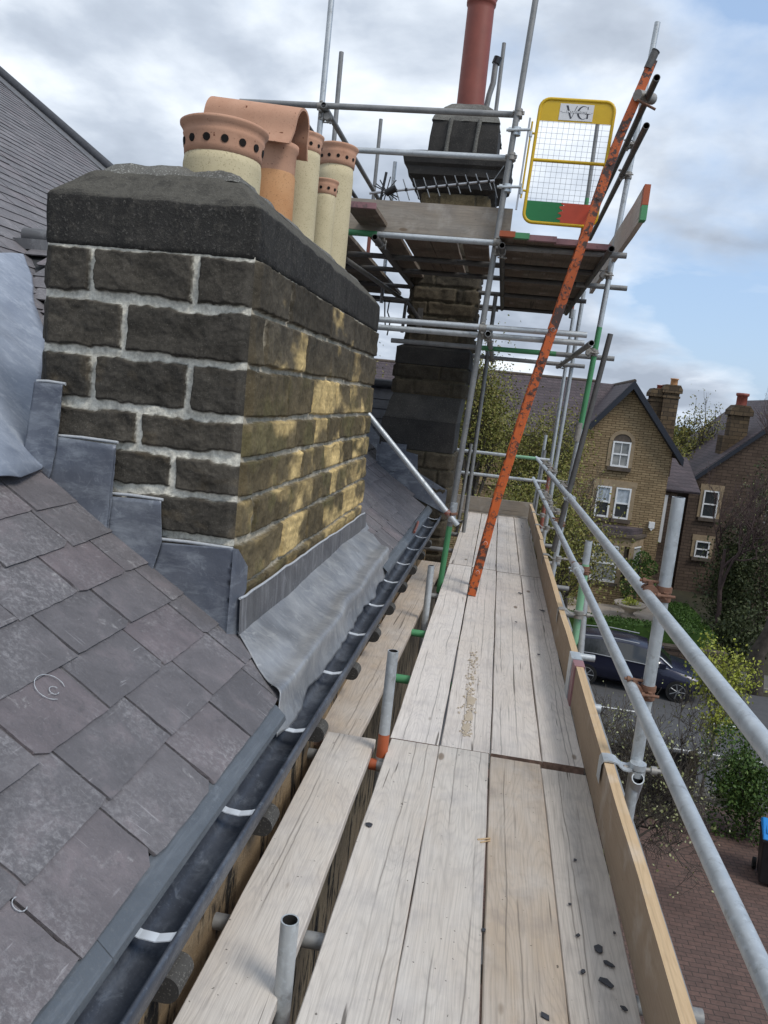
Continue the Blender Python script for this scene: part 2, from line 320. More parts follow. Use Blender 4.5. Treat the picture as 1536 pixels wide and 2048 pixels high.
M['dress_dark'] = m_plain('dark_dressed_stone', (.09, .07, .055), .9, 0, .3, 5)
M['barge'] = m_plain('navy_bargeboard', (.012, .016, .026), .5)
M['glass'] = NT('window_glass').fin((.035, .04, .045), .08, 0, .8)
def m_glass2():
    s = NT('curtained_glass'); return s.fin(s.ramp(s.noise(3, 4, .6), [(.35, (.20, .21, .21)), (.65, (.33, .33, .32))]), .12, 0, .7)
M['glass_net'] = m_glass2(); M['sky_glass'] = m_plain('painted_reflection_glass', (.42, .47, .52), .15, 0, .35, 4)  # sky_glass: pale sky reflection painted into the pane's base colour
M['asphalt'] = m_speck('asphalt', (.070, .070, .074), (.090, .090, .093), (.15, .15, .15), .62)
M['pave'] = m_speck('footway', (.105, .10, .095), (.13, .125, .115), (.2, .19, .18), .62)
M['kerb'] = m_plain('kerb_stone', (.16, .15, .135), .9)
M['line'] = m_plain('road_paint', (.62, .62, .60), .8, 0, .2, 9)
M['earth'] = m_speck('garden_earth', (.035, .032, .022), (.055, .052, .03), (.09, .08, .05), .6)
M['lawn'] = m_speck('lawn', (.035, .085, .012), (.055, .12, .02), (.09, .16, .03), .58)
M['hillgreen'] = m_speck('far_fields', (.045, .065, .030), (.07, .085, .04), (.05, .06, .03), .6)
M['patio'] = m_plain('patio_flags', (.36, .31, .26), .9, 0, .15, 3)
M['bark'] = m_plain('bark', (.062, .052, .042), .95, 0, .4, 8)
M['bark_pale'] = m_plain('pale_bark', (.11, .098, .082), .95, 0, .4, 8)
M['bark_purple'] = m_plain('purple_twigs', (.075, .050, .048), .95, 0, .3, 8)
M['leaf_spring'] = m_leaf('spring_leaves', (.11, .12, .025), (.18, .185, .04), (.24, .20, .06))
M['leaf_lime'] = m_leaf('lime_leaves', (.20, .24, .03), (.30, .33, .045), (.38, .39, .09))
M['leaf_dark'] = m_leaf('evergreen_leaves', (.022, .032, .012), (.040, .054, .018), (.068, .080, .030))
M['leaf_box'] = m_leaf('box_leaves', (.030, .065, .014), (.055, .105, .020), (.10, .15, .035))
M['leaf_hedge'] = m_leaf('hedge_leaves', (.028, .062, .010), (.042, .090, .014), (.070, .125, .022))
M['leaf_bud'] = m_leaf('bud_leaves', (.24, .26, .10), (.34, .36, .17), (.42, .42, .26))
M['car'] = NT('navy_car_paint').fin((.020, .022, .044), .22, .3, .6)
M['tyre'] = m_plain('tyre', (.012, .012, .012), .9)
M['rim'] = m_plain('alloy', (.25, .26, .27), .35, .6)
M['car_glass'] = NT('car_glass').fin((.012, .014, .016), .06, 0, .8)
M['tail'] = m_plain('tail_lamp', (.42, .015, .02), .3)
M['blue'] = m_plain('blue_lid', (.012, .20, .55), .45, 0, .08)
M['timber_post'] = m_plain('mossy_post', (.085, .07, .04), .95, 0, .4, 6)
M['fence'] = m_plain('black_fence', (.007, .007, .007), .9)
M['sand'] = m_speck('mortar_spill', (.47, .39, .29), (.54, .46, .36), (.5, .42, .28), .6)

# ================================================================== mesh helpers
class MB:
    def __init__(s): s.v = []; s.f = []; s.mi = []; s.sm = []; s.mats = []
    def mat(s, m):
        if m not in s.mats: s.mats.append(m)
        return s.mats.index(m)
    def add(s, vs, fs, m, smooth=False):
        o = len(s.v); k = s.mat(m); s.v.extend([tuple(map(float, p)) for p in vs])
        for f in fs: s.f.append(tuple(i + o for i in f)); s.mi.append(k); s.sm.append(smooth)
    def box(s, lo, hi, m, T=None):
        x0, y0, z0 = lo; x1, y1, z1 = hi
        vs = [(x0, y0, z0), (x1, y0, z0), (x1, y1, z0), (x0, y1, z0), (x0, y0, z1), (x1, y0, z1), (x1, y1, z1), (x0, y1, z1)]
        if T: vs = [T @ Vector(p) for p in vs]
        s.add(vs, [(0, 3, 2, 1), (4, 5, 6, 7), (0, 1, 5, 4), (1, 2, 6, 5), (2, 3, 7, 6), (3, 0, 4, 7)], m)
    def prism(s, poly, y0, y1, m, axis=1):            # polygon in the other two axes, extruded along an axis
        n = len(poly)
        def pt(a, b, t): return (a, t, b) if axis == 1 else ((t, a, b) if axis == 0 else (a, b, t))
        vs = [pt(a, b, y0) for a, b in poly] + [pt(a, b, y1) for a, b in poly]
        fs = [tuple(range(n)), tuple(range(2 * n - 1, n - 1, -1))] + [(i, i + n, (i + 1) % n + n, (i + 1) % n) for i in range(n)]
        s.add(vs, fs, m)
    def frame(s, d):
        d = Vector(d).normalized(); a = Vector((0, 0, 1)) if abs(d.z) < .9 else Vector((1, 0, 0))
        u = d.cross(a).normalized(); return u, d.cross(u).normalized()
    def tube(s, a, b, r, m, n=14, ends=True, r2=None, open_end=False, inner=None):
        a = Vector(a); b = Vector(b); u, v = s.frame(b - a); r2 = r if r2 is None else r2
        ring = lambda p, rr: [p + (u * math.cos(2 * math.pi * i / n) + v * math.sin(2 * math.pi * i / n)) * rr for i in range(n)]
        s.add(ring(a, r) + ring(b, r2), [(i, (i + 1) % n, (i + 1) % n + n, i + n) for i in range(n)], m, True)
        if open_end:
            d = (b - a).normalized()
            for p, q in ((a, a + d * .22), (b, b - d * .22)):
                s.add(ring(p, r) + ring(p, r * .82), [(i, (i + 1) % n, (i + 1) % n + n, i + n) for i in range(n)], m)
                s.add(ring(p, r * .82) + ring(q, r * .82) , [(i, (i + 1) % n, (i + 1) % n + n, i + n) for i in range(n)], inner or m, True)
                s.add(ring(q, r * .82), [tuple(range(n))], inner or m)
        elif ends:
            s.add(ring(a, r), [tuple(range(n))], m); s.add(ring(b, r2), [tuple(range(n - 1, -1, -1))], m)
    def path(s, pts, r, m, n=8):
        pts = [Vector(p) for p in pts]; rings = []; u = None
        for i, p in enumerate(pts):
            d = (pts[min(i + 1, len(pts) - 1)] - pts[max(i - 1, 0)]).normalized()
            if u is None: u, v = s.frame(d)
            else: u = (u - d * u.dot(d)).normalized(); v = d.cross(u)
            rr = r[i] if isinstance(r, (list, tuple)) else r
            rings += [p + (u * math.cos(2 * math.pi * k / n) + v * math.sin(2 * math.pi * k / n)) * rr for k in range(n)]
        fs = [(j * n + i, j * n + (i + 1) % n, (j + 1) * n + (i + 1) % n, (j + 1) * n + i) for j in range(len(pts) - 1) for i in range(n)]
        s.add(rings, fs, m, True)
        s.add(rings[:n], [tuple(range(n))], m); s.add(rings[-n:], [tuple(range(n - 1, -1, -1))], m)
    def lathe(s, prof, c, m, n=40, ax=None, smooth=True):
        c = Vector(c); ax = Vector(ax or (0, 0, 1)).normalized(); u, v = s.frame(ax); vs = []
        for r, z in prof: vs += [c + ax * z + (u * math.cos(2 * math.pi * i / n) + v * math.sin(2 * math.pi * i / n)) * r for i in range(n)]
        s.add(vs, [(j * n + i, j * n + (i + 1) % n, (j + 1) * n + (i + 1) % n, (j + 1) * n + i) for j in range(len(prof) - 1) for i in range(n)], m, smooth)
    def build(s, name, parent=None, bevel=0.0, seg=2, loc=None):
        me = D.meshes.new(name); me.from_pydata(s.v, [], s.f)
        for m in s.mats: me.materials.append(m)
        me.polygons.foreach_set('material_index', s.mi); me.polygons.foreach_set('use_smooth', s.sm); me.update()
        o = D.objects.new(name, me); COL.objects.link(o)
        if parent is not None: o.parent = parent
        if loc: o.location = loc
        if bevel:
            b = o.modifiers.new('bevel', 'BEVEL'); b.width = bevel; b.segments = seg; b.limit_method = 'ANGLE'; b.angle_limit = math.radians(40)
        return o

def tag(o, label=None, cat=None, group=None, kind=None):
    if label: o['label'] = label
    if cat: o['category'] = cat
    if group: o['group'] = group
    if kind: o['kind'] = kind
    return o
def thing(name, label, cat, loc=(0, 0, 0), group=None):
    o = D.objects.new(name, None); COL.objects.link(o); o.location = loc; o.empty_display_size = .1
    return tag(o, label, cat, group)
def grid_mesh(name, P, mats, parent=None, col=None, smooth=True, rnd=None, facemat=None, wrap=False):
    """P: (nv,nu,3) array"""
    nv, nu, _ = P.shape; me = D.meshes.new(name)
    idx = np.arange(nv * nu).reshape(nv, nu)
    q = np.stack([idx[:-1, :-1], idx[:-1, 1:], idx[1:, 1:], idx[1:, :-1]], -1).reshape(-1, 4)
    me.from_pydata([], [], []) if False else None
    me.vertices.add(nv * nu); me.vertices.foreach_set('co', P.reshape(-1).astype(np.float32))
    me.loops.add(q.size); me.loops.foreach_set('vertex_index', q.reshape(-1).astype(np.int32))
    me.polygons.add(len(q)); me.polygons.foreach_set('loop_start', np.arange(0, q.size, 4, dtype=np.int32))
    me.polygons.foreach_set('use_smooth', np.full(len(q), smooth, dtype=bool))
    me.update(calc_edges=True); me.validate()
    for m in (mats if isinstance(mats, (list, tuple)) else [mats]): me.materials.append(m)
    if col is not None:
        a = me.attributes.new('Col', 'FLOAT_COLOR', 'POINT'); c4 = np.ones((nv * nu, 4), np.float32); c4[:, :3] = col.reshape(-1, 3); a.data.foreach_set('color', c4.reshape(-1))
    o = D.objects.new(name, me); COL.objects.link(o)
    if parent is not None: o.parent = parent
    return o
# value noise ------------------------------------------------------------
def vnoise(x, y, seed):
    xi = np.floor(x).astype(np.int64); yi = np.floor(y).astype(np.int64); fx = x - xi; fy = y - yi
    def h(a, b):
        n = (a * 374761393 + b * 668265263 + seed * 982451653) & 0xFFFFFFFF
        n = ((n ^ (n >> 13)) * 1274126177) & 0xFFFFFFFF; n = (n ^ (n >> 16)) & 0xFFFFFFFF
        return n / 4294967295.0
    sx = fx * fx * (3 - 2 * fx); sy = fy * fy * (3 - 2 * fy)
    return (h(xi, yi) * (1 - sx) + h(xi + 1, yi) * sx) * (1 - sy) + (h(xi, yi + 1) * (1 - sx) + h(xi + 1, yi + 1) * sx) * sy
def fbm(x, y, seed, o=5, g=.5):
    x = np.asarray(x, float); y = np.asarray(y, float); t = 0; a = 1; n = 0
    for i in range(o): t = t + a * vnoise(x * 2 ** i, y * 2 ** i, seed + i * 17); n += a; a *= g
    return t / n
def sst(a, b, x): t = np.clip((x - a) / (b - a), 0, 1); return t * t * (3 - 2 * t)

def masonry(O, U, V, N, wid, hgt, beds, joints, seed, res, pal, joint, depth, mort, ragged=.010, edge=(True, True)):
    """one rock-faced wall face; returns grid points and colours. beds: ascending heights; joints: per course list of u"""
    nu = int(wid / res) + 1; nv = int(hgt / res) + 1
    u, v = np.meshgrid(np.linspace(0, wid, nu), np.linspace(0, hgt, nv))
    uw = u + (fbm(u * 9, v * 9, seed) - .5) * .012; vw = v + (fbm(u * 5, v * 6, seed + 5) - .5) * .014
    row = np.clip(np.searchsorted(beds, vw.ravel()).reshape(v.shape) - 1, 0, len(beds) - 2)
    d = np.minimum(vw - np.array(beds)[row], np.array(beds)[row + 1] - vw); bid = np.zeros_like(row)
    ul = np.zeros_like(u); ur = np.zeros_like(u)
    for r in range(len(beds) - 1):
        e = np.array([-1.0] + list(joints[r]) + [wid + 1.0]); k = row == r
        j = np.clip(np.searchsorted(e, uw[k]) - 1, 0, len(e) - 2)
        ul[k] = e[j]; ur[k] = e[j + 1]; bid[k] = r * 31 + j
    dj = np.minimum(uw - ul, ur - uw)
    rag = (fbm(u * 34, v * 34, seed + 9, 4) - .5) * ragged * 1.3
    # mortar smeared further over some stretches
    smear = sst(.52, .75, fbm(u * 5, v * 11, seed + 21, 4)) * ragged * .9
    s = np.minimum(d - joint - smear, dj - joint * .85) + rag
    mask = sst(-.002, .004, s)
    big = fbm(u * 4 + bid * 3.7, v * 5 + bid * 1.9, seed + 31, 3); med = fbm(u * 14 + bid, v * 17, seed + 41, 5, .55)
    rid = 1 - np.abs(2 * fbm(u * 8 + bid * 2.1, v * 11, seed + 51, 4) - 1)
    pil = sst(-.001, .009, s); tlt = (vnoise(bid * 1.7 + .3, bid * 2.3 + .1, seed + 81) - .5) * 2 * np.sin((v * 31 + bid)) * .15 + (vnoise(bid * 2.9 + .3, bid * .7 + .1, seed + 83) - .5) * .9
    uc = np.where(ul < 0, ur - .12, np.where(ur > wid, ul + .12, (ul + ur) / 2)); bb_ = np.array(beds); vc = (bb_[row] + bb_[row + 1]) / 2; du = u - uc; dv = v - vc; fct = None
    for k in range(7):
        hq = lambda q: vnoise(bid * (1.31 + k * .37) + .4 + q * 9.1, bid * (.77 + k * .53) + k * 3.3 + .2, seed + 200 + k)
        pk = (hq(1) - .5) * .30 * (du - (hq(2) - .5) * .25) + (hq(3) - .5) * .42 * (dv - (hq(4) - .5) * .1) + hq(5) * .004
        fct = pk if fct is None else np.maximum(fct, pk)
    fct = np.clip(fct, -.010, .019)
    fac = np.abs(2 * fbm(u * 5 + bid * 4.1, v * 7 + bid * 1.3, seed + 87, 2) - 1); h = mask * pil * fct * .85 + pil * depth * (.45 + .3 * big + .35 * fac) + mask * (med - .5) * depth * .8 + mask * (fbm(u * 45, v * 60, seed + 43, 3) - .5) * .004 
    hm = .004 + (fbm(u * 40, v * 40, seed + 61, 4) - .5) * .010
    h = h * mask + hm * (1 - mask)
    for side, on in enumerate(edge):
        if on: h = h * sst(0, .03, u if side == 0 else wid - u)
    col = pal(u, v, row, bid, med, big, seed)
    mc = np.array(mort)[None, None] * (.72 + .5 * fbm(u * 30, v * 30, seed + 71, 4))[..., None]
    col = col * (.45 + 1.1 * med)[..., None]
    # relief shading is in the colour: stone paler on bumps, darker in hollows
    col = mc * (1 - mask[..., None]) + col * mask[..., None]
    O, U, V, N = (np.array(t, float) for t in (O, U, V, N))
    P = O + u[..., None] * U + v[..., None] * V + h[..., None] * N
    return P, col

def slates(name, O, U, S, Nn, cols, gauge, length, wrange, seed, keep, parent, near=lambda u, s: True, thick=.010):
    """slates laid in courses: U along the course, S up the slope"""
    rg = random.Random(seed); V = []; F = []; RN = []
    O, U, S, Nn = (Vector(t) for t in (O, U, S, Nn))
    for (s0, u0, u1) in cols:
        u = u0 - rg.random() * .35
        while u < u1:
            w = rg.uniform(*wrange); c = (u + w / 2, s0 + gauge / 2); kk = keep(u, u + w, s0, s0 + gauge)
            if kk:
                det = near(*c); g = .002 + rg.random() * .004; a, b = (u + g, u + w - g) if kk is True else (kk[0] + g, kk[1] - g); rv = rg.random()
                lo = thick + .006 + rg.random() * .004; tl = rg.uniform(-.004, .004); sk = rg.uniform(-.006, .006); ns = 9 if det else 3
                bot = []
                for i in range(ns + 1):
                    t = i / ns; jx = 0; js = rg.uniform(-.0016, .0016) if det else 0
                    if det and i in (0, ns):
                        js += rg.random() ** 4 * .030
                    bot.append((a + (b - a) * t, s0 + sk * (t - .5) * 2 + js, lo + tl * (t - .5)))
                sides = []
                if det:
                    for t in (.16, .32, .5): sides.append((b + rg.uniform(-.004, .001), s0 + length * t * .45, None))
                top = [(b, s0 + length, 0.001), (a, s0 + length, 0.001)]
                lside = [(a + rg.uniform(-.001, .004), s0 + length * t * .45, None) for t in (.5, .32, .16)] if det else []
                hz = lambda p: (lo + tl * ((p[0] - a) / (b - a) - .5)) * (1 - (p[1] - s0) / length) if p[2] is None else p[2]
                loop = bot + sides + top + lside
                pts = [O + U * p[0] + S * p[1] + Nn * hz(p) for p in loop]
                und = [p - Nn * thick + (S * .003 if i <= ns else Vector((0, 0, 0))) for i, p in enumerate(pts)]
                o = len(V); n = len(pts); V += pts + und; F.append(tuple(o + i for i in range(n))); RN.append(rv)
                for i in range(n):
                    if ns + len(sides) < i < ns + len(sides) + 2: continue
                    j = (i + 1) % n; F.append((o + i, o + i + n, o + j + n, o + j)); RN.append(rv * .999)
            u += w
    me = D.meshes.new(name); me.from_pydata([tuple(p) for p in V], [], F)
    me.materials.append(M['slate']); at = me.attributes.new('rnd', 'FLOAT', 'FACE'); at.data.foreach_set('value', RN); me.update()
    o = D.objects.new(name, me); COL.objects.link(o); o.parent = parent; return o

# ================================================================== the setting: ground, road, hill
GZ = -6.65
def sheet(name, pts, z, m, lab=None):
    b = MB(); b.add([(x, y, z) for x, y in pts], [tuple(range(len(pts)))], M[m]); return tag(b.build(name), kind='structure')
sheet('ground', [(-600, -400), (700, -400), (700, 900), (-600, 900)], GZ - .03, 'earth')
def rise():
    n = 40; xs = np.linspace(-420, 520, 80); ys = np.linspace(90, 420, 14); X, Y = np.meshgrid(xs, ys)
    Z = GZ - .5 + sst(90, 260, Y) * (5.5 + 2.2 * fbm(X / 90, Y / 90, 3, 3)); P = np.stack([X, Y, Z], -1)
    return tag(grid_mesh('hillside', P, M['hillgreen']), kind='structure')
rise()
sheet('driveway', [(-.66, -3), (14, -3), (14, 16.9), (-.66, 16.9)], GZ, 'paving')
sheet('road', [(-60, 17.6), (70, 16.2), (70, 23.9), (-60, 26.3)], GZ - .012, 'asphalt')
b = MB()
for k in range(9):
    x = -14 + k * 4.2; b.box((x, 21.97 - .03, GZ - .012), (x + 2.5, 21.97 + .05, GZ - .008), M['line'])
b.box((4.9, 19.72, GZ - .012), (8.4, 19.80, GZ - .008), M['line']); b.box((4.9, 18.1, GZ - .012), (4.98, 19.70, GZ - .008), M['line'])
tag(b.build('road_marking'), kind='structure')
b = MB(); b.box((-60, 17.0, GZ - .02), (70, 17.55, GZ + .09), M['pave']); b.box((-60, 25.6, GZ - .02), (70, 27.0, GZ + .10), M['pave']); b.box((-60, 25.45, GZ - .02), (70, 25.597, GZ + .103), M['kerb'])
tag(b.build('pavement'), kind='structure')
b = MB(); b.box((2.6, 28.6, GZ - .02), (8.2, 31.2, GZ + .02), M['lawn']); tag(b.build('lawn'), kind='structure')
b = MB(); b.box((1.0, 31.3, GZ - .02), (8.3, 35.3, GZ + .05), M['patio']); tag(b.build('patio'), kind='structure')

# ================================================================== the house being repaired
TAN = .6899; CO, SI = math.cos(math.atan(TAN)), math.sin(math.atan(TAN))
RO = Vector((-.72, 0, .338)); RS = Vector((-CO, 0, SI)); RN_ = Vector((SI, 0, CO))
def rp(s, y, h=0.0): return RO + RS * s + Vector((0, y, 0)) + RN_ * h
house = thing('stone_house', 'stone house under repair, purple slate roof sloping to a gutter beside the scaffold', 'house')
def keep_main(u0, u1, s0, s1):
    c = (u0 + u1) / 2
    if s1 > .30 and s0 < 1.40:
        if u0 > 2.86 and u1 < 5.98: return False
        if u1 > 2.96 and u0 <= 2.86: return (u0, 2.955)
        if u0 < 5.88 <= u1: return (5.885, u1) if u1 > 5.98 else False
    if s0 < .30 and 3.02 < c < 5.62: return False
    if s0 < .6 and u1 > 8.95: return False
    zc = RO.z + s0 * SI
    if c > 9.35 + (zc - .65) / .86 and zc < 1.66: return False
    return True
cols = [(.0 + .19 * k, -1.0 if k < 18 else 1.5, 13.35) for k in range(62)]
slates('slate_roof', RO, (0, 1, 0), RS, RN_, cols, .19, .43, (.30, .395), 11, keep_main, house, lambda u, s: u < 7 and s < 2.2)
b = MB(); b.add([rp(0, -2.5, -.02), rp(11.7, -2.5, -.02), rp(11.7, 13.36, -.02), rp(0, 13.36, -.02)], [(0, 1, 2, 3)], M['felt'])
e = rp(11.7, 0, -.02); b.add([(e.x, -2.5, e.z), (e.x, 13.36, e.z), (e.x - 8, 13.36, e.z - 5.5), (e.x - 8, -2.5, e.z - 5.5)], [(0, 1, 2, 3)], M['slate_dark']); b.build('roof_deck', house)
# verge roll along the far end of the slope
b = MB(); b.tube(rp(1.9, 13.42, .10), rp(11.6, 13.42, .10), .085, M['slate_dark'], 12)
b.build('verge_roll', house)
b = MB()
for k in range(10):
    s0 = 1.9 + k * .97; P = [rp(s0, 13.38, .05), rp(s0 + .965, 13.38, .05), rp(s0 + .965, 12.98, .022), rp(s0, 12.98, .022)]
    b.add(P + [p + RN_ * .01 for p in P], [(4, 5, 6, 7), (0, 1, 5, 4), (1, 2, 6, 5), (2, 3, 7, 6), (3, 0, 4, 7)], M['lead_up'])
b.build('verge_flashing', house)
# little saddle roof behind the near chimney
SV = Vector((0, 1 / math.hypot(1, .55), .55 / math.hypot(1, .55))); SN = Vector((0, -SV.z, SV.y))
def sad_z(y): return 2.43 - .55 * (5.6 - y)
def keep_sad(u0, u1, s0, s1):
    y = 3.0 + (s0 + .1) * SV.y; z = sad_z(y); xv = -.72 - (z - .338) / TAN
    return (u0 + u1) / 2 > xv - .02 and u1 < -1.70 and y < 5.55
slates('saddle_slates', (0, 3.0, sad_z(3.0)), (1, 0, 0), SV, SN, [(.19 * k, -4.2, -1.75) for k in range(16)], .19, .40, (.26, .36), 5, keep_sad, house, lambda u, s: True)
b = MB(); y = 3.23; b.add([(-1.87, 3.24, sad_z(3.24) - .025), (-1.87, 5.6, 2.405), (-3.76, 5.6, 2.405)], [(0, 1, 2)], M['felt']); b.build('saddle_deck', house)
b = MB(); b.tube((-3.72, 5.6, 2.47), (-1.86, 5.6, 2.455), .058, M['lead_up'], 12); b.box((-3.7, 5.42, 2.345), (-1.86, 5.55, 2.42), M['lead_up'])
b.build('ridge_roll', house)
# big oxidised lead valley sheet
def lead_poly(name, pts, h, m, parent, seam=None):
    import bmesh
    bm = bmesh.new(); vs = [bm.verts.new(rp(s, y, h)) for s, y in pts]; bm.faces.new(vs)
    bmesh.ops.triangulate(bm, faces=bm.faces[:])
    for _ in range(4): bmesh.ops.subdivide_edges(bm, edges=bm.edges[:], cuts=1, use_grid_fill=True)
    for v in bm.verts:
        s = (v.co - RO).dot(RS); y = v.co.y
        n = float(fbm(s * 3 + 3, y * 3, 77, 3)) - .5; cr = .030 * math.exp(-((y - (2.55 + (s - 1.28) * .93)) / .16) ** 2)
        v.co += RN_ * (n * .030 + cr)
    me = D.meshes.new(name); bm.to_mesh(me); bm.free(); me.materials.append(M[m])
    for p in me.polygons: p.use_smooth = True
    o = D.objects.new(name, me); COL.objects.link(o); o.parent = parent
    md = o.modifiers.new('thick', 'SOLIDIFY'); md.thickness = .005; md.offset = 1; return o
lead_poly('lead_valley', [(3.275, 4.87), (3.36, 5.20), (3.05, 4.93), (2.66, 4.46), (2.29, 4.15), (1.88, 3.58), (1.50, 3.08), (1.385, 2.98), (1.33, 2.86), (1.278, 2.64), (1.305, 2.45), (1.33, 2.1), (2.3, 2.9), (3.0, 3.9)], .034, 'lead_sheet', house)
# slate of the cross roof beyond the tall chimney
CS = Vector((0, 1 / math.hypot(1, .86), .86 / math.hypot(1, .86))); CN = Vector((0, -CS.z, CS.y))
b = MB(); rgx = random.Random(4)
for k in range(8):
    s0 = k * .19; y0 = 9.28 + s0 * CS.y; z0 = 1.67 - (10.5 - y0) * .86
    if y0 > 10.45: break
    x = -3.6 - rgx.random() * .3
    while x < -.75:
        wd = rgx.uniform(.26, .36); xm = -.72 - (z0 - .338) / TAN
        if x + wd > xm - .25:
            p = Vector((x, y0, z0)); q = [p, p + Vector((wd - .005, 0, 0)), p + Vector((wd - .005, 0, 0)) + CS * .4, p + CS * .4]
            top = [q[0] + CN * .016, q[1] + CN * .016, q[2], q[3]]; b.add(top + [q[0] + CN * .006, q[1] + CN * .006], [(0, 1, 2, 3), (4, 5, 1, 0)], M['slate_dark'])
        x += wd
b.add([(-3.6, 9.2, .55), (-.75, 9.2, .55), (-.75, 10.5, 1.66), (-3.6, 10.5, 1.66), (-.75, 12, .4), (-3.6, 12, .4)], [(0, 1, 2, 3), (3, 2, 4, 5)], M['felt'])
b.tube((-3.0, 10.5, 1.70), (-.75, 10.5, 1.70), .07, M['slate_dark'], 10)
b.build('cross_roof', house)
b = MB(); P = [(-1.36, 9.36, .70), (-1.50, 9.50, .86), (-1.95, 9.92, 1.20), (-1.84, 10.05, 1.30), (-1.28, 9.48, .83)]
b.add([(x, y, z + .03) for x, y, z in P], [tuple(range(5))], M['lead']); b.build('valley_flashing', house)
# eaves wall, gutter, strip, straps, corbels
b = MB(); b.box((-9, -3, GZ - .2), (-.665, 13.3, .13), M['wall']); b.build('wall', house)
gx = lambda y: -.604 + (y - 1.3) * .0082
gz = lambda y: .252
def gut():
    ys = np.linspace(-.8, 8.98, 70); prof = [(-.128, .035), (-.124, -.06), (-.10, -.085), (-.06, -.088), (-.022, -.078), (-.006, -.045), (-.004, -.004), (.004, .004), (.012, -.002), (.010, -.030), (.002, -.07), (-.03, -.104), (-.13, -.104)]
    P = np.array([[(gx(y) + a, y, gz(y) + c + .0015 * math.sin(y * 5)) for y in ys] for a, c in prof])
    return grid_mesh('gutter', P, M['gutter'], house)
gutter = gut()
for k, y in enumerate([.98, 1.57, 2.14, 2.76, 3.42, 4.05, 4.68, 5.35, 6.0, 6.65, 7.3, 7.95, 8.55]):
    b = MB(); pr = [(-.120, .010), (-.085, -.004), (-.045, -.009), (-.012, -.002), (.006, .006)]
    for i in range(4):
        (a0, c0), (a1, c1) = pr[i], pr[i + 1]; x = gx(y); z = gz(y) - .006; hw = .0145; sk = .012
        P = [(x + a0, y - hw + a0 * .1, z + c0), (x + a1, y - hw + a1 * .1, z + c1), (x + a1, y + hw + a1 * .1, z + c1), (x + a0, y + hw + a0 * .1, z + c0)]
        b.add(P + [(p[0], p[1], p[2] - .003) for p in P], [(0, 1, 2, 3), (7, 6, 5, 4), (0, 4, 5, 1), (2, 6, 7, 3)], M['strap'])
    b.build('gutter_strap', gutter)
for k, y in enumerate([.88, 1.60, 2.33, 3.06, 3.82, 4.48, 5.10, 5.75, 6.4, 7.05, 7.7]):
    b = MB(); cx, cz, r = gx(y) - .014, .112, .035
    arc = [(cx + r * math.cos(t), cz + r * math.sin(t)) for t in np.linspace(math.pi / 2, -math.pi / 2, 12)]
    poly = [(-.68, cz + r)] + arc + [(-.68, cz - r)]; n = len(poly); y0, y1 = y - .045, y + .045
    vs = [(a, y0, c) for a, c in poly] + [(a, y1, c) for a, c in poly]
    b.add(vs, [tuple(range(n)), tuple(range(2 * n - 1, n - 1, -1))], M['soot']); b.add(vs, [(i, i + n, (i + 1) % n + n, (i + 1) % n) for i in range(n)], M['weather'])
    b.build('corbel', house)
for a, c, j in ((-.8, 1.42, 0), (1.40, 2.72, 1), (5.35, 9.0, 2)):
    ys = np.linspace(a, c, 24); dj = .002 * (j % 2)
    prof = [(-.735, .349 + dj), (-.712, .340 + dj), (-.676, .306 + dj), (-.672, .288 + dj), (-.675, .286 + dj)]
    P = np.array([[(x + (gx(y) + .604) * .5, y, z + .002 * math.sin(3 * y + j)) for y in ys] for x, z in prof]); grid_mesh('eaves_strip', P, M['strip'], house, smooth=False)
b = MB(); b.path([(-.655, 7.0, .33), (-.66, 7.25, .345), (-.675, 7.5, .35)], .012, M['red']); tag(b.build('red_rag'), 'small red scrap lying on the eaves strip above the gutter', 'rag')

# ================================================================== near chimney stack
ch1 = thing('chimney_stack', 'squat dark gritstone chimney stack with pale new mortar and five clay pots, nearest the camera', 'chimney', (-1.43, 4.4, .9))
def part(o, parent):                                        # keep world place under an offset parent
    o.parent = parent; o.matrix_parent_inverse = Matrix.Translation(-parent.location); return o
Z0 = .30; BED = [z - Z0 for z in (.30, .50, .703, .901, 1.075, 1.238, 1.398, 1.607, 1.819, 2.02)]
JF = [[.3], [.42], [.30], [.38], [.585], [.43], [.225, .63], [.345], [.198, .63]]
JR = [[.5, 1.2, 2.0], [.4, 1.4, 2.3], [.64, 1.13, 1.54, 2.1], [.17, .72, 1.19, 1.65, 2.2], [.47, .92, 1.43, 1.85, 2.27], [.72, 1.13, 1.43, 1.8, 2.18], [.56, 1.02, 1.58, 2.0, 2.42], [.15, .81, 1.35, 1.85, 2.29], [.48, 1.29, 1.95, 2.54]]
def pal_front(u, v, row, bid, med, big, seed):
    t = vnoise(bid * 1.37 + .5, bid * .71 + .2, 91)
    c = np.array([.044, .041, .036])[None, None] * (1 - t[..., None]) + np.array([.074, .066, .054])[None, None] * t[..., None]
    tan = sst(.56, .70, fbm(u * 9 + 3, v * 13, 97, 4)) * np.clip(1.25 - v / 1.1, 0, 1) * np.clip(1.3 - u / .55, .25, 1)
    return c * (1 - tan[..., None]) + np.array([.19, .14, .075])[None, None] * tan[..., None]
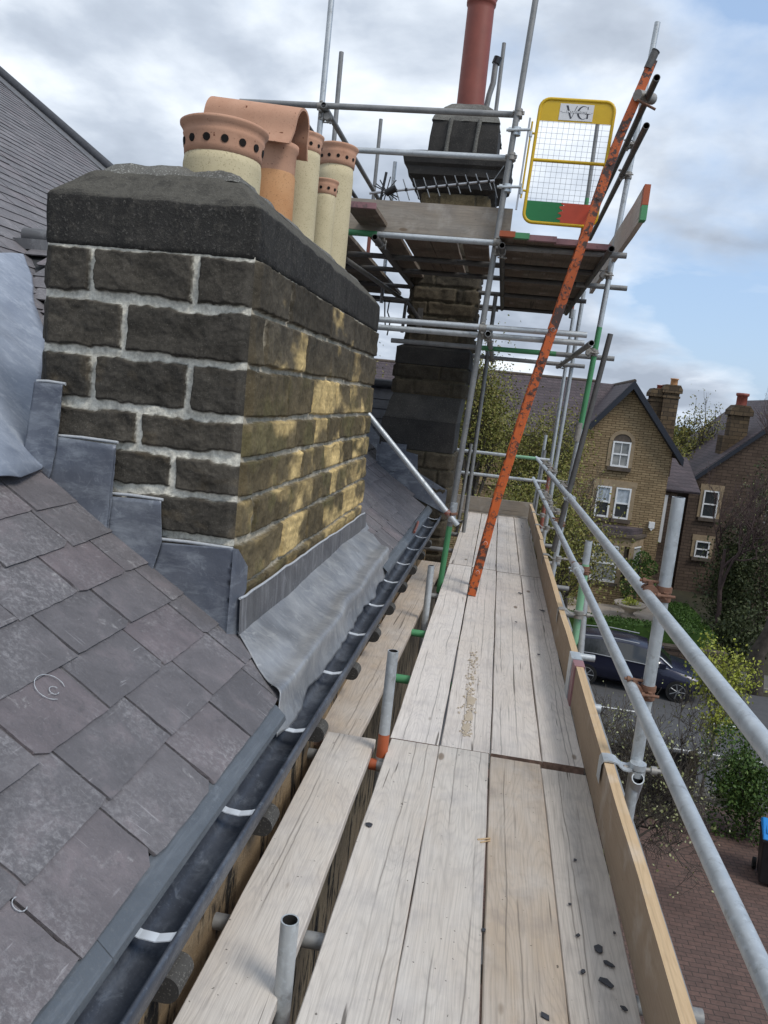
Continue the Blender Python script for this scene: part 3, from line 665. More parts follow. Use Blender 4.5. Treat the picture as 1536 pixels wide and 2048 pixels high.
def pal_right(u, v, row, bid, med, big, seed):
    up = sst(1.05, 1.55, v); t = vnoise(bid * 1.37 + .5, bid * .71 + .2, 191)
    c = (np.array([.125, .098, .055])[None, None] * (1 - up[..., None]) + np.array([.068, .058, .043])[None, None] * up[..., None]) * (.65 + .7 * t[..., None])
    f = fbm(u * 3.2 + bid * 5.1, v * 6 + bid * 2.3, 203, 4)
    y = .96 * sst(.40, .60, f * .8 + .05 + .42 * (t - .5) - .20 * up - .22 * (1 - sst(.15, .7, u)))
    strata = .78 + .35 * vnoise(u * 2, v * 90, 211)
    yc = np.array([.56, .415, .19])[None, None] * strata[..., None] * (.75 + .5 * fbm(u * 6, v * 9, 223, 3))[..., None]
    olive = sst(.5, .7, fbm(u * 7, v * 7, 231, 4)) * (1 - up) * .5
    c = c * (1 - olive[..., None]) + np.array([.115, .105, .045])[None, None] * olive[..., None]
    return c * (1 - y[..., None]) + yc * y[..., None]
P, cl = masonry((-1.86, 2.95, Z0), (1, 0, 0), (0, 0, 1), (0, -1, 0), .86, 1.722, BED, JF, 7, .004, pal_front, .0130, .020, (.70, .68, .60), .012, (True, True))
st1 = part(grid_mesh('stonework', P, M['stone'], None, cl), ch1)
P, cl = masonry((-1.0, 2.95, Z0), (0, 1, 0), (0, 0, 1), (1, 0, 0), 2.92, 1.722, BED, JR, 19, .005, pal_right, .008, .017, (.43, .39, .31), .007, (True, True))
part(tag(grid_mesh('stonework', P, M['stone'], None, cl), 'side of the chimney split to fresh yellow stone'), ch1)
P, cl = masonry((-1.86, 5.87, Z0), (0, -1, 0), (0, 0, 1), (-1, 0, 0), 2.92, 1.722, BED, JR, 23, .02, pal_front, .017, .021, (.47, .455, .40), .012)
part(grid_mesh('stonework', P, M['stone'], None, cl), ch1)
P, cl = masonry((-1.0, 5.87, Z0), (-1, 0, 0), (0, 0, 1), (0, 1, 0), .86, 1.722, BED, JF, 29, .02, pal_front, .017, .021, (.47, .455, .40), .012)
part(grid_mesh('stonework', P, M['stone'], None, cl), ch1)
def rrect(x0, x1, y0, y1, r, n=26):
    pts = []
    segs = [((x1 - r, y0 + r), -90), ((x1 - r, y1 - r), 0), ((x0 + r, y1 - r), 90), ((x0 + r, y0 + r), 180)]
    for k, ((cx, cy), a0) in enumerate(segs):
        for i in range(6): t = math.radians(a0 + 90 * i / 5); pts.append((cx + r * math.cos(t), cy + r * math.sin(t)))
        (nx, ny), a1 = segs[(k + 1) % 4]; t = math.radians(a1); ex, ey = nx + r * math.cos(t), ny + r * math.sin(t); sx, sy = pts[-1]
        m = n if k in (1, 3) else n * 3
        m = n * 3 if k in (0, 2) else n
        for i in range(1, m): pts.append((sx + (ex - sx) * i / m, sy + (ey - sy) * i / m))
    return pts + pts[:1]
def rings(name, levels, rect, mat, parent, amp, seed, rad=.03, fq=7):
    x0, x1, y0, y1 = rect; rows = []
    for k, (o, z) in enumerate(levels):
        p = np.array(rrect(x0 - o, x1 + o, y0 - o, y1 + o, max(.012, rad))); rows.append(np.concatenate([p, np.full((len(p), 1), z)], 1))
    P = np.array(rows); q = P.copy()
    d = (fbm(P[..., 0] * fq + P[..., 2] * 3, P[..., 1] * fq + P[..., 2] * 5, seed, 5) - .5) * amp; cx, cy = (x0 + x1) / 2, (y0 + y1) / 2
    q[..., 0] += d * np.sign(P[..., 0] - cx) * (np.abs(P[..., 0] - cx) > (x1 - x0) * .42); q[..., 1] += d * np.sign(P[..., 1] - cy) * (np.abs(P[..., 1] - cy) > (y1 - y0) * .42)
    q[..., 2] += d * .9 * (np.arange(len(levels)) > 0)[:, None]
    o = grid_mesh(name, q, M[mat]); return part(o, parent)
rc = (-1.86, -1.0, 2.95, 5.87)
lv = [(.0, 2.012), (.010, 2.018)] + [(.012, 2.018 + .0182 * i) for i in range(1, 11)] + [(.010, 2.205), (.004, 2.213), (-.008, 2.226), (-.03, 2.247), (-.055, 2.271), (-.08, 2.295), (-.10, 2.313), (-.118, 2.328)]
rings('coping', lv, rc, 'coping', ch1, .020, 301, .022)
lv = [(-.11, 2.322), (-.13, 2.345), (-.16, 2.362), (-.20, 2.378), (-.24, 2.392), (-.29, 2.405), (-.34, 2.412), (-.40, 2.415), (-.428, 2.416)]
rings('flaunching', lv, rc, 'flaunch', ch1, .045, 305, .05, 9)
def pot(c, prof, m, rim, rm, holes, hz, hr, lab, hsz=.013):
    b = MB(); b.lathe(prof, c, M[m], 40); o = part(tag(b.build('chimney_pot'), lab), ch1)
    if rim:
        b = MB(); b.lathe(rim, c, M[rm], 44)
        for i in range(holes):
            a = 2 * math.pi * (i + .35) / holes; d = Vector((math.cos(a), math.sin(a), -.12)); p = Vector(c) + Vector((math.cos(a) * hr, math.sin(a) * hr, hz))
            b.tube(p - d * .02, p + d * .0035, hsz, M['hole'], 12)
        r = b.build('vent_rim'); r.parent = o
    return o
def rimprof(r, z0, z1):
    h = z1 - z0
    return [(r * .86, z0 - .004), (r * .92, z0), (r * .935, z0 + h * .2), (r * .955, z0 + h * .55), (r * .975, z0 + h * .64), (r * .955, z0 + h * .68), (r * 1.0, z0 + h * .80), (r * 1.055, z0 + h * .90), (r * 1.06, z0 + h * .97), (r * 1.02, z1), (r * .90, z1), (r * .84, z1 - h * .3), (r * .80, z0)]
pot((-1.30, 3.32, 0), [(.163, 2.30), (.165, 2.43), (.160, 2.468), (.14, 2.475)], 'buff', rimprof(.176, 2.466, 2.598), 'terracotta', 14, 2.512, .166, 'wide buff pot with a broad pierced terracotta rim', .0155)
p2 = pot((-1.32, 4.10, 0), [(.112, 2.30), (.110, 2.62), (.100, 2.64)], 'terra_old', None, None, 0, 0, 0, 'orange clay pot under a half-round cowl')
b = MB(); b.lathe([(.100, 2.62), (.106, 2.64), (.108, 2.735), (.118, 2.75), (.118, 2.775), (.10, 2.78), (.09, 2.74)], (-1.32, 4.10, 0), M['terracotta'], 40)
r = b.build('pot_collar'); r.parent = p2
def cowl():
    th = math.radians(-5); d = Vector((math.cos(th), math.sin(th), -.10)).normalized(); sd_ = Vector((-d.y, d.x, 0)).normalized(); up = d.cross(sd_)
    c = Vector((-1.445, 4.10, 2.765)); b = MB(); prof = []
    for i in range(25):
        t = -1 + 2 * i / 24; a = t * 1.9
        if abs(t) < .62: x = .098 * math.sin(t / .62 * math.pi / 2); z = .115 + .098 * math.cos(t / .62 * math.pi / 2)
        else: k = (abs(t) - .62) / .38; x = math.copysign(.098 + .012 * k + .035 * k * k, t); z = .115 * (1 - k)
        prof.append((x, z))
    n = len(prof); L = .255
    def ring(s, f): return [c + d * s + sd_ * (x * f) + up * (z if f == 1 else z - .012 if z > .06 else z) for x, z in prof]
    o1, o2, i1, i2 = ring(-L, 1), ring(L, 1), ring(-L, .87), ring(L, .87); vs = o1 + o2 + i1 + i2
    b.add(vs, [(i, i + 1, i + 1 + n, i + n) for i in range(n - 1)], M['terracotta'], True)
    b.add(vs, [(i + 2 * n, i + 3 * n, i + 1 + 3 * n, i + 1 + 2 * n) for i in range(n - 1)], M['terracotta'], True)
    b.add(vs, [(i + n, i + 1 + n, i + 1 + 3 * n, i + 3 * n) for i in range(n - 1)] + [(i + 1, i, i + 2 * n, i + 1 + 2 * n) for i in range(n - 1)] + [(0, n, 3 * n, 2 * n), (n - 1, 3 * n - 1, 4 * n - 1, 2 * n - 1)], M['terracotta'])
    r = b.build('cowl'); r.parent = p2
cowl()
pot((-1.30, 4.56, 0), [(.098, 2.30), (.096, 2.84), (.092, 2.885), (.08, 2.89)], 'buff', rimprof(.104, 2.878, 2.975), 'terracotta', 11, 2.912, .098, 'slim buff pot with a pierced rim, half hidden by the cowl', .010)
pot((-1.235, 4.86, 0), [(.073, 2.30), (.072, 2.70), (.068, 2.735), (.06, 2.74)], 'buff', rimprof(.080, 2.728, 2.812), 'terracotta', 10, 2.757, .0755, 'shortest and thinnest buff pot', .009)
pot((-1.30, 5.37, 0), [(.122, 2.30), (.122, 2.96), (.116, 3.035), (.10, 3.04)], 'buff', rimprof(.134, 3.035, 3.165), 'terracotta', 13, 3.080, .126, 'tall buff pot at the far end of the row', .0115)
# lead step flashings on the front face
def plate(name, pts, y, th, m, parent, lab=None, seam=True):
    import bmesh
    bm = bmesh.new(); vs = [bm.verts.new((x, y, z)) for x, z in pts]; f = bm.faces.new(vs); bmesh.ops.triangulate(bm, faces=bm.faces[:])
    for _ in range(4): bmesh.ops.subdivide_edges(bm, edges=bm.edges[:], cuts=1, use_grid_fill=True)
    for v in bm.verts: v.co.y += (float(fbm(v.co.x * 6, v.co.z * 6, 55, 3)) - .5) * .022 - .010 * max(0, 1 - abs(v.co.z - min(z for _, z in pts)) / .12)
    me = D.meshes.new(name); bm.to_mesh(me); bm.free(); me.materials.append(M[m]); [setattr(p, 'use_smooth', True) for p in me.polygons]
    o = D.objects.new(name, me); COL.objects.link(o); md = o.modifiers.new('thick', 'SOLIDIFY'); md.thickness = th; md.offset = 0
    return part(tag(o, lab), parent)
F1 = [(-1.291, .872), (-.985, .888), (-.982, .69), (-.984, .50), (-1.330, .742)]
F2 = [(-1.514, 1.036), (-1.297, 1.043), (-1.287, .876), (-1.318, .742), (-1.530, .890)]
F3 = [(-1.760, 1.252), (-1.497, 1.246), (-1.515, 1.046), (-1.512, .880), (-1.800, 1.080)]
F4 = [(-1.862, 1.461), (-1.736, 1.462), (-1.749, 1.257), (-1.775, 1.070), (-1.900, 1.150)]
for k, f in enumerate((F1, F2, F3, F4)): plate('step_flashing', f, 2.903 - .005 * k, .005, 'lead', ch1)
b = MB(); b.add([(-.984, 2.896, .89), (-.966, 2.908, .885), (-.948, 2.99, .80), (-.950, 3.0, .70), (-.955, 2.965, .66), (-.946, 2.975, .53), (-.984, 2.890, .50)], [tuple(range(7))], M['lead']); part(b.build('corner_lead'), ch1)
b = MB()
for x0, x1, z in ((-1.30, -.99, .885), (-1.515, -1.295, 1.046), (-1.76, -1.50, 1.255), (-1.86, -1.736, 1.465)):
    b = MB(); b.path([(x0, 2.908, z), (x0 * .6 + x1 * .4, 2.904, z + .004), (x1, 2.908, z)], .007, M['sealant'], 6); part(b.build('flashing_sealant'), ch1)
# front apron: upstand and dressed-down sheet
ys = np.linspace(2.93, 5.93, 160); P = []
for t in np.linspace(0, 1, 7):
    top = .675 - (ys - 2.93) * .016 + (fbm(ys * 5, ys * 0, 61, 3) - .5) * .02
    z = .50 + (top - .50) * t; P.append(np.stack([-.944 - .006 * t + (fbm(ys * 4, ys * 0 + t * 2, 63, 3) - .5) * .012, ys, z], -1))
part(grid_mesh('apron_upstand', np.array(P), M['lead_up']), ch1)
b = MB(); b.path([(-.952, y, .675 - (y - 2.93) * .016 + (float(fbm(y * 5, 0, 61, 3)) - .5) * .02 + .004) for y in ys[::4]], .006, M['sealant'], 6); part(b.build('upstand_sealant'), ch1)
nu, nv = 260, 46; P = np.zeros((nv, nu, 3))
for i, t in enumerate(np.linspace(0, 1, nv)):
    y0 = 2.99 - .31 * t; y1 = 6.10 - .55 * t; y = np.linspace(y0, y1, nu)
    edge = (fbm(y * 3.1, y * 0 + .3, 71, 3) - .5)
    s = .365 - t * (.46 + .05 * edge)
    ph = fbm(y * 2.2, y * 0, 73, 3)
    roll = np.exp(-((s - .028 - .05 * (ph - .5)) / .040) ** 2) * (.016 + .030 * ph)
    wr = (fbm(y * 4.0 + s * 5, s * 2.2, 75, 3) - .5) * .008 * sst(.36, .10, s) + (fbm(y * 1.6, s * 3, 79, 3) - .5) * .045 * sst(.37, .25, s)
    h = .020 + roll + wr; e = np.maximum(0, .012 - s)
    bx = -.72 - np.maximum(s, .012) * CO; bz = .338 + np.maximum(s, .012) * SI
    P[i, :, 0] = bx + h * SI + e * .45 + (fbm(y * 4.5, y * 0 + 4, 76, 3) - .5) * .5 * e; P[i, :, 1] = y; P[i, :, 2] = bz + h * CO - e * 1.05
o = part(grid_mesh('apron_flashing', P, M['lead_apron']), ch1); md = o.modifiers.new('thick', 'SOLIDIFY'); md.thickness = .004; md.offset = -1

# ================================================================== scaffold boards
bd_rng = random.Random(8)
def board(name, label, x0, x1, y0, y1, ztop, th, mat, cat='board', group=None, bands=(), rotz=0, across=False, pts=None, sag=0):
    """timber board lying flat, long axis along y (or x when across)"""
    L = (x1 - x0) if across else (y1 - y0); W = (y1 - y0) if across else (x1 - x0); n = max(6, int(L / .12)); nw = 5
    V = []; c = ((x0 + x1) / 2, (y0 + y1) / 2)
    sd = bd_rng.randrange(1000)
    b = MB(); rows = []
    for i in range(n + 1):
        t = i / n; l = (t - .5) * L; wl = (float(fbm(l * 3, 0, sd, 3)) - .5) * .006; wr = (float(fbm(l * 3, 9, sd, 3)) - .5) * .006
        if i in (0, n): wl *= 2; wr *= 2
        cup = [(-.5, -.004), (-.485, 0), (-.2, 0), (.2, 0), (.485, 0), (.5, -.004)]
        top = [(q * W + (wl if q < 0 else wr), l, z + sag * math.sin(math.pi * t)) for q, z in cup]
        bot = [(.5 * W + wr, l, -th + sag * math.sin(math.pi * t)), (-.5 * W + wl, l, -th + sag * math.sin(math.pi * t))]
        rows.append(top + bot)
    k = len(rows[0]); vs = [p for r in rows for p in r]
    if across: vs = [(p[1], -p[0], p[2]) for p in vs]
    b.add(vs, [(i * k + j, i * k + (j + 1) % k, (i + 1) * k + (j + 1) % k, (i + 1) * k + j) for i in range(n) for j in range(k)], M[mat])
    b.add(vs[:k], [tuple(range(k))], M['endwood']); b.add(vs[-k:], [tuple(range(k - 1, -1, -1))], M['endwood'])
    o = b.build(name, loc=(c[0], c[1], ztop)); o.rotation_euler.z = rotz
    tag(o, label, cat, group)
    for end, bm_, ln in bands:
        bb = MB(); y = -L / 2 if end == 0 else L / 2; s = 1 if end == 0 else -1; e = .0025
        lo, hi = sorted((y - s * e, y + s * ln))
        q = (-W / 2 - e - .003, lo, -th - e), (W / 2 + e + .003, hi, e)
        if across: q = ((lo, -W / 2 - e - .003, -th - e), (hi, W / 2 + e + .003, e))
        bb.box(q[0], q[1], M[bm_]); bb.build('end_band', o)
    return o
G1 = 'boards of the walkway deck'
board('scaffold_board', 'grey deck board by the gap in front, edged by the stub post', -.318, -.092, .2, 3.335, .0, .038, 'deck_grey', 'board', G1)
board('scaffold_board', 'grey front deck board with a pale chip, second from the gap', -.0905, .1335, .2, 3.340, .0015, .038, 'deck_grey', 'board', G1)
board('scaffold_board', 'tan front deck board, third from the gap', .142, .3655, .2, 3.315, .001, .038, 'deck', 'board', G1)
board('scaffold_board', 'darker front deck board littered with slate chips, against the toe board', .3675, .562, .2, 3.290, -.003, .038, 'deck', 'board', G1)
for k, (x0, x1, lab) in enumerate(((-.322, -.096, 'left edge deck board of the middle run, ladder foot beside it'), (-.086, .140, 'middle run deck board with a spill of sandy mortar'),
                                   (.147, .371, 'middle run deck board, third from the left'), (.378, .562, 'middle run deck board along the toe board'))):
    board('scaffold_board', lab, x0, x1, 3.352 + .004 * k, 7.40 - .04 * k, -.004, .038, 'deck_pale', 'board', G1, sag=-.004)
for k, (x0, x1, lab) in enumerate(((-.325, -.10, 'left edge deck board of the far run'), (-.092, .134, 'far run deck board passing behind the ladder'),
                                   (.142, .366, 'far run deck board right of the ladder'), (.373, .565, 'far run deck board along the far toe board'))):
    board('scaffold_board', lab, x0, x1, 7.41 - .04 * k, 11.22, -.003, .038, 'deck_pale', 'board', G1)
board('scaffold_board', 'single grainy board lying alone between the gutter and the deck, nearest', -.605, -.382, .3, 3.30, .0, .038, 'deck_grey', 'board', 'loose boards by the gutter')
board('scaffold_board', 'single tan board running under the gutter beyond the nearer loose board', -.650, -.425, 3.29, 7.55, -.037, .036, 'deck', 'board', 'loose boards by the gutter', rotz=math.radians(-1.2))
board('scaffold_board', 'crossways board closing the far end of the deck', -.62, .60, 11.225, 11.42, .004, .038, 'deck_x', 'board', None, across=True)
# toe boards on edge
def toe(label, x0, x1, y0, y1, z0, z1, bands=(), tilt=0.0, face='new_shaded', top='new', across=False, group='toe boards'):
    b = MB(); L = (x1 - x0) if across else (y1 - y0); H = z1 - z0; T = (y1 - y0) if across else (x1 - x0); n = max(4, int(L / .15)); sd = bd_rng.randrange(999); vs = []
    for i in range(n + 1):
        l = (i / n - .5) * L; wv = (float(fbm(l * 1.3, 0, sd, 3)) - .5) * .012; dz = (float(fbm(l * 4, 3, sd, 3)) - .5) * .004
        vs += [(-T / 2 + wv, l, 0), (T / 2 + wv, l, 0), (T / 2 + wv, l, H + dz), (-T / 2 + wv, l, H + dz)]
    if across: vs = [(p[1], -p[0], p[2]) for p in vs]
    b.add(vs, [(i * 4 + j, (i + 1) * 4 + j, (i + 1) * 4 + (j + 1) % 4, i * 4 + (j + 1) % 4) for i in range(n) for j in (0, 1, 3)], M[face])
    b.add(vs, [(i * 4 + 2, (i + 1) * 4 + 2, (i + 1) * 4 + 3, i * 4 + 3) for i in range(n)], M[top])
    b.add(vs[:4], [(0, 1, 2, 3)], M['endwood']); b.add(vs[-4:], [(3, 2, 1, 0)], M['endwood'])
    o = b.build('toe_board', loc=((x0 + x1) / 2, (y0 + y1) / 2, z0)); o.rotation_euler.x = tilt if not across else 0
    tag(o, label, 'board', group)
    for end, m, ln in bands:
        bb = MB(); y = -L / 2 if end == 0 else L / 2; s = 1 if end == 0 else -1; lo, hi = sorted((y - s * .003, y + s * ln)); q = ((-T / 2 - .009, lo, -.003), (T / 2 + .009, hi, H + .004))
        if across: q = ((lo, -T / 2 - .009, -.003), (hi, T / 2 + .009, H + .004))
        bb.box(*q, M[m]); bb.build('end_band', o)
    return o
toe('long pale toe board on edge along the deck, nearest the camera', .565, .603, .2, 4.20, -.006, .220, ((1, 'pink', .10),))
toe('toe board beyond the pink banded joint, clipped to the green post', .560, .597, 4.215, 8.15, -.004, .222, ((0, 'fit_bright', .13),))
toe('farthest side toe board, rising to the end of the deck', .572, .606, 8.16, 11.2, -.002, .224)
toe('weathered toe board on edge across the far end of the deck', -.60, .62, 11.30, 11.338, .012, .225, (), 0, 'deck_x', 'deck_x', True)

# ================================================================== scaffold tubes
R = .02415
def tubeobj(name, parent, a, b, m='galv', label=None, segs=(), r=R):
    b_ = MB(); b_.tube(a, b, r, M[m], 16, open_end=True, inner=M['tube_in']); o = b_.build(name, parent)
    if label: o['label'] = label
    A, B = Vector(a), Vector(b)
    for t0, t1, mm in segs:
        q = MB(); q.tube(A.lerp(B, t0), A.lerp(B, t1), r + .0009, M[mm], 16, ends=False); q.build('paint_band', o)
    return o
def coupler(parent, p, d1, d2, side, m='fitting', name='coupler'):
    """right-angle double coupler: p on the axis of tube 1 (dir d1); tube 2 (dir d2) sits beside it along side"""
    b = MB(); d1 = Vector(d1).normalized(); d2 = Vector(d2).normalized(); sd_ = Vector(side).normalized(); p = Vector(p); q = p + sd_ * (2 * R + .004)
    for c, d, o in ((p, d1, d2), (q, d2, d1)):
        for k in (-1, 1): b.tube(c + d * (k * .017 - .0095), c + d * (k * .017 + .0095), R + .0065, M[m], 16)
        b.tube(c - d * .030, c + d * .030, R + .0035, M[m], 16)
        n = d.cross(sd_).normalized()
        for k in (-1, 1):
            h = c + n * k * (R + .012) - sd_ * .002 * (1 if c is p else -1)
            b.tube(h - d * .013, h + d * .013, .010, M[m], 8)
        f = c + n * (R + .018); b.tube(f - sd_ * .035, f + sd_ * .042, .0062, M[m], 8); b.tube(f + sd_ * .020, f + sd_ * .032, .0115, M[m], 6)
    b.tube(p + sd_ * (R - .004), q - sd_ * (R - .004), .022, M[m], 10)
    return b.build(name, parent)
def sleeve(parent, p, d, m='fitting'):
    d = Vector(d).normalized(); p = Vector(p); b = MB(); b.tube(p - d * .085, p + d * .085, R + .006, M[m], 16); u, v = b.frame(d)
    for k in (-.05, .05):
        b.tube(p + d * k - u * .045 + v * .012, p + d * k + u * .045 + v * .012, .008, M[m], 8); b.tube(p + d * (k - .02) + u * .03, p + d * (k + .02) + u * .03, .014, M[m], 8)
    b.box((-.012, -.012, -.08), (.012, .012, .08), M[m], Matrix.Translation(p + u * .032) @ d.to_track_quat('Z', 'Y').to_matrix().to_4x4())
    return b.build('sleeve_coupler', parent)
X_, Y_, Z_ = Vector((1, 0, 0)), Vector((0, 1, 0)), Vector((0, 0, 1))
ws = thing('walkway_scaffold', 'galvanised tube guard rails, posts and supports of the boarded walkway', 'scaffold', (0, 0, 0))
# guard rails
up = [(.640, .55, .905), (.638, 5.2, .885), (.612, 11.6, .868)]; lo_ = [(.640, .55, .500), (.638, 5.0, .525), (.612, 11.75, .550)]
r1 = tubeobj('guard_rail', ws, (.640, .45, .906), (.632, 6.35, .884), 'galv', 'upper rail, nearer length')
r2 = tubeobj('guard_rail', ws, (.632, 6.36, .884), (.600, 11.7, .866), 'galv'); sleeve(r2, (.632, 6.36, .884), Y_, 'galv')
r3 = tubeobj('guard_rail', ws, (.640, .45, .508), (.632, 5.25, .527), 'galv', 'lower rail, nearer length')
r4 = tubeobj('guard_rail', ws, (.632, 5.26, .527), (.600, 11.75, .55), 'galv'); sleeve(r4, (.632, 5.26, .527), Y_, 'galv')
# posts
def post(x, y, z0, z1, m, mr, segs=(), lab=None, lean=0.0):
    o = tubeobj('guard_post', ws, (x, y, z0), (x + lean, y, z1), m, lab, segs)
    for z in (.50, .90):
        if z < z1: coupler(o, (x + lean * .5, y, z + .006), Z_, Y_, (-1, 0, 0), mr)
    return o
pc = post(.702, 3.03, -.20, 1.283, 'galv', 'fitting_rust', (), 'tall near post')
pd = post(.700, 5.34, -.10, .712, 'galv', 'fitting_rust', ((.05, .80, 'green_pale'),), 'short post painted pale green')
# lower ledger along y under the outer edge, short transoms poking out, braces
o = tubeobj('ledger', ws, (.735, .3, -.115), (.735, 7.2, -.11), 'galv_old'); 
for y, m in ((.95, 'galv'), (2.04, 'galv_old'), (3.19, 'galv_old'), (4.28, 'galv'), (5.20, 'galv'), (6.3, 'galv_old'), (7.25, 'galv_old'), (8.4, 'galv_old'), (9.5, 'galv_old'), (10.6, 'galv_old')):
    o = tubeobj('transom', ws, (-.70, y, -.066), ((.60 if y < 1 else .755) if y < 5 else .83, y, -.064), m, None, ((.12, .5, 'green'),) if y in (4.28, 5.20) else ())
    if abs(y - 3.19) < .01:
        q = MB(); q.tube((-.348, y, -.0657), (-.30, y, -.0657), R + .004, M['fitting'], 16); q.tube((-.352, y, -.0657), (-.385, y, -.0657), R + .001, M['orange_band'], 16, ends=False); q.build('joint_collar', o)
tubeobj('brace', ws, (.86, 3.85, -.62), (.70, 2.95, .18), 'galv', 'sloping brace behind the near post')
tubeobj('brace', ws, (.80, 5.9, .26), (.69, 4.75, -.30), 'galv_old')
for x, y, z1, m, segs, lab in ((-.372, 1.75, .208, 'galv', (), 'stub standing between the loose board and the deck, nearest'), (-.334, 3.20, .462, 'galv', ((.931, .946, 'orange_band'),), 'stub with an orange band at its foot'),
                               (-.362, 5.48, .368, 'galv', (), 'stub beyond the orange banded one')):
    tubeobj('standard', ws, (x - .02, y, -6.6), (x, y, z1), m, lab, segs)
for y in (2.3, 7.6):
    tubeobj('standard', ws, (.50, y, -6.6), (.50, y, -.09), 'galv_old')
for z in (-2.2, -4.3): tubeobj('ledger', ws, (-.372, .5, z), (-.372, 11, z), 'galv_old')
# toe board clips
def toeclip(y, xo, m):
    b = MB(); pts = []
    pts = [(xo - .0465, .135), (xo - .047, .18), (xo - .0465, .215), (xo - .040, .229), (xo - .02, .231), (xo + .0, .230), (xo + .014, .226), (xo + .026, .214), (xo + .040, .205), (xo + .060, .203), (xo + .072, .208)]
    w = .036
    for (a0, c0), (a1, c1) in zip(pts[:-1], pts[1:]):
        vs = [(a0, y - w, c0), (a1, y - w, c1), (a1, y + w, c1), (a0, y + w, c0)]; b.add(vs + [(p[0], p[1], p[2] - .006) for p in vs], [(0, 1, 2, 3), (7, 6, 5, 4), (0, 4, 5, 1), (2, 6, 7, 3)], M[m])
    b.tube((xo + .045, y, .20), (xo + .20, y, .205), .009, M['fitting'], 10); b.tube((xo + .15, y, .203), (xo + .172, y, .204), .017, M['fitting'], 6)
    for k in (-.028, .028): b.tube((xo + .098, y, .20 + k * .5 - .012), (xo + .098, y, .20 + k * .5 + .012), R + .008, M[m], 18)
    return b.build('toe_clip', ws)
toeclip(2.99, .603, 'galv'); toeclip(5.30, .599, 'fitting'); toeclip(7.3, .599, 'fitting'); toeclip(9.2, .606, 'fitting'); toeclip(10.3, .606, 'fitting')
# far end rails and posts
for z, m, segs in ((.868, 'galv', ((.55, .86, 'green_pale'),)), (.545, 'galv', ())): tubeobj('guard_rail', ws, (-.62, 11.4, z), (.78, 11.4, z), m, None, segs)
tubeobj('guard_post', ws, (.70, 12.6, -.4), (.755, 12.6, 1.19), 'galv'); tubeobj('guard_post', ws, (.66, 11.5, -.4), (.70, 11.5, 1.0), 'galv_old')
for x, y, zt in ((.70, 9.95, 0), (.70, 8.9, 0)):
    for z in (.50, .87): 
        coupler(ws, (x - .02, y, z + .03), Z_, Y_, (-1, 0, 0), 'fitting')
for y in (8.1, 9.4): coupler(ws, (.70, y, .545), Z_, Y_, (-1, 0, 0), 'fitting')
# diagonal rail tube over the slates
o = tubeobj('raker', ws, (-.245, 6.44, .535), (-1.50, 6.46, 1.775), 'galv', 'diagonal tube rising over the slates')
q = MB(); d = (Vector((-1.5, 6.46, 1.775)) - Vector((-.245, 6.44, .535))).normalized(); p = Vector((-.245, 6.44, .535)) + d * .10; q.tube(p, p + d * .05, R + .004, M['red'], 16); q.tube(p + d * .025 + X_ * .02 - Y_ * .03, p + d * .025 + X_ * .07 + Y_ * .04, .014, M['fitting_rust'], 8); q.build('red_clip', o)

# ------------------------------------------------------------------ upper scaffold round the tall chimney
us = thing('chimney_scaffold', 'tall tube scaffold carrying the upper platform around the far chimney', 'scaffold', (0, 0, 0))
def std(a, b, m, segs=(), lab=None): return tubeobj('standard', us, a, b, m, lab, segs)
sA = std((-.345, 6.6, -.1), (-.110, 6.6, 5.05), 'galv_old', ((.0, .115, 'green'),), 'front standard beside the deck edge, green at the foot'); std((-.36, 6.6, -6.6), (-.345, 6.6, -.11), 'galv_old')
sleeve(sA, (-.302, 6.585, .62), (.05, 0, 1), 'fit_bright')
sB = std((.655, 7.3, -.2), (.906, 7.3, 4.90), 'galv', ((.32, .50, 'green'),), 'front right standard with a green length'); sleeve(sB, (.718, 7.28, 1.40), (.05, 0, 1), 'fitting')
std((-.385, 9.35, -6.6), (-.225, 9.35, 2.84), 'galv_old', (), 'standard beside the tall chimney'); std((-.42, 11.0, -.3), (-.36, 11.0, 1.0), 'galv_old')
std((.70, 9.55, -.3), (.775, 9.4, 2.97), 'galv'); std((.74, 10.75, -.3), (.79, 10.71, 2.92), 'galv', ((.08, .35, 'red'),)); 
std((.693, 9.8, 2.7), (.703, 9.8, 4.95), 'galv_old', ((.30, .62, 'green'), (.05, .30, 'red')), 'far standard seen through the gate, green and red')
std((-1.80, 6.7, 2.7), (-1.785, 6.7, 4.72), 'galv'); std((-2.03, 8.2, 2.7), (-2.035, 8.2, 4.93), 'galv_old'); std((-1.97, 10.3, 2.7), (-1.964, 10.3, 5.02), 'galv_old', ((.1, .55, 'red'),)); std((-1.66, 9.9, 2.7), (-1.66, 9.9, 4.4), 'galv')
std((-.52, 10.0, 2.8), (-.50, 10.0, 5.85), 'galv_old')
def h(a, b, m='galv_old', segs=(), nm='ledger', lab=None): return tubeobj(nm, us, a, b, m, lab, segs)
h((-2.49, 6.65, 3.868), (-.13, 6.65, 3.879), 'galv_old', (), 'guard_rail', 'top rail of the platform'); h((-2.0, 6.65, 3.535), (-.13, 6.65, 3.546), 'galv', (), 'guard_rail')
l0 = h((-2.5, 6.56, 2.858), (-.16, 6.56, 2.863), 'galv', ((.30, .56, 'green'),)); h((-.16, 6.66, 2.852), (.845, 6.66, 2.858), 'galv_old')
h((-2.4, 7.9, 2.80), (1.05, 7.9, 2.80), 'galv_dark', ((.86, 1.0, 'galv_old'),)); h((-2.4, 9.0, 2.80), (.78, 9.0, 2.80), 'galv_dark'); h((-2.4, 10.2, 2.80), (.60, 10.2, 2.80), 'galv_dark'); h((-2.3, 7.2, 2.80), (.66, 7.2, 2.80), 'galv_dark')
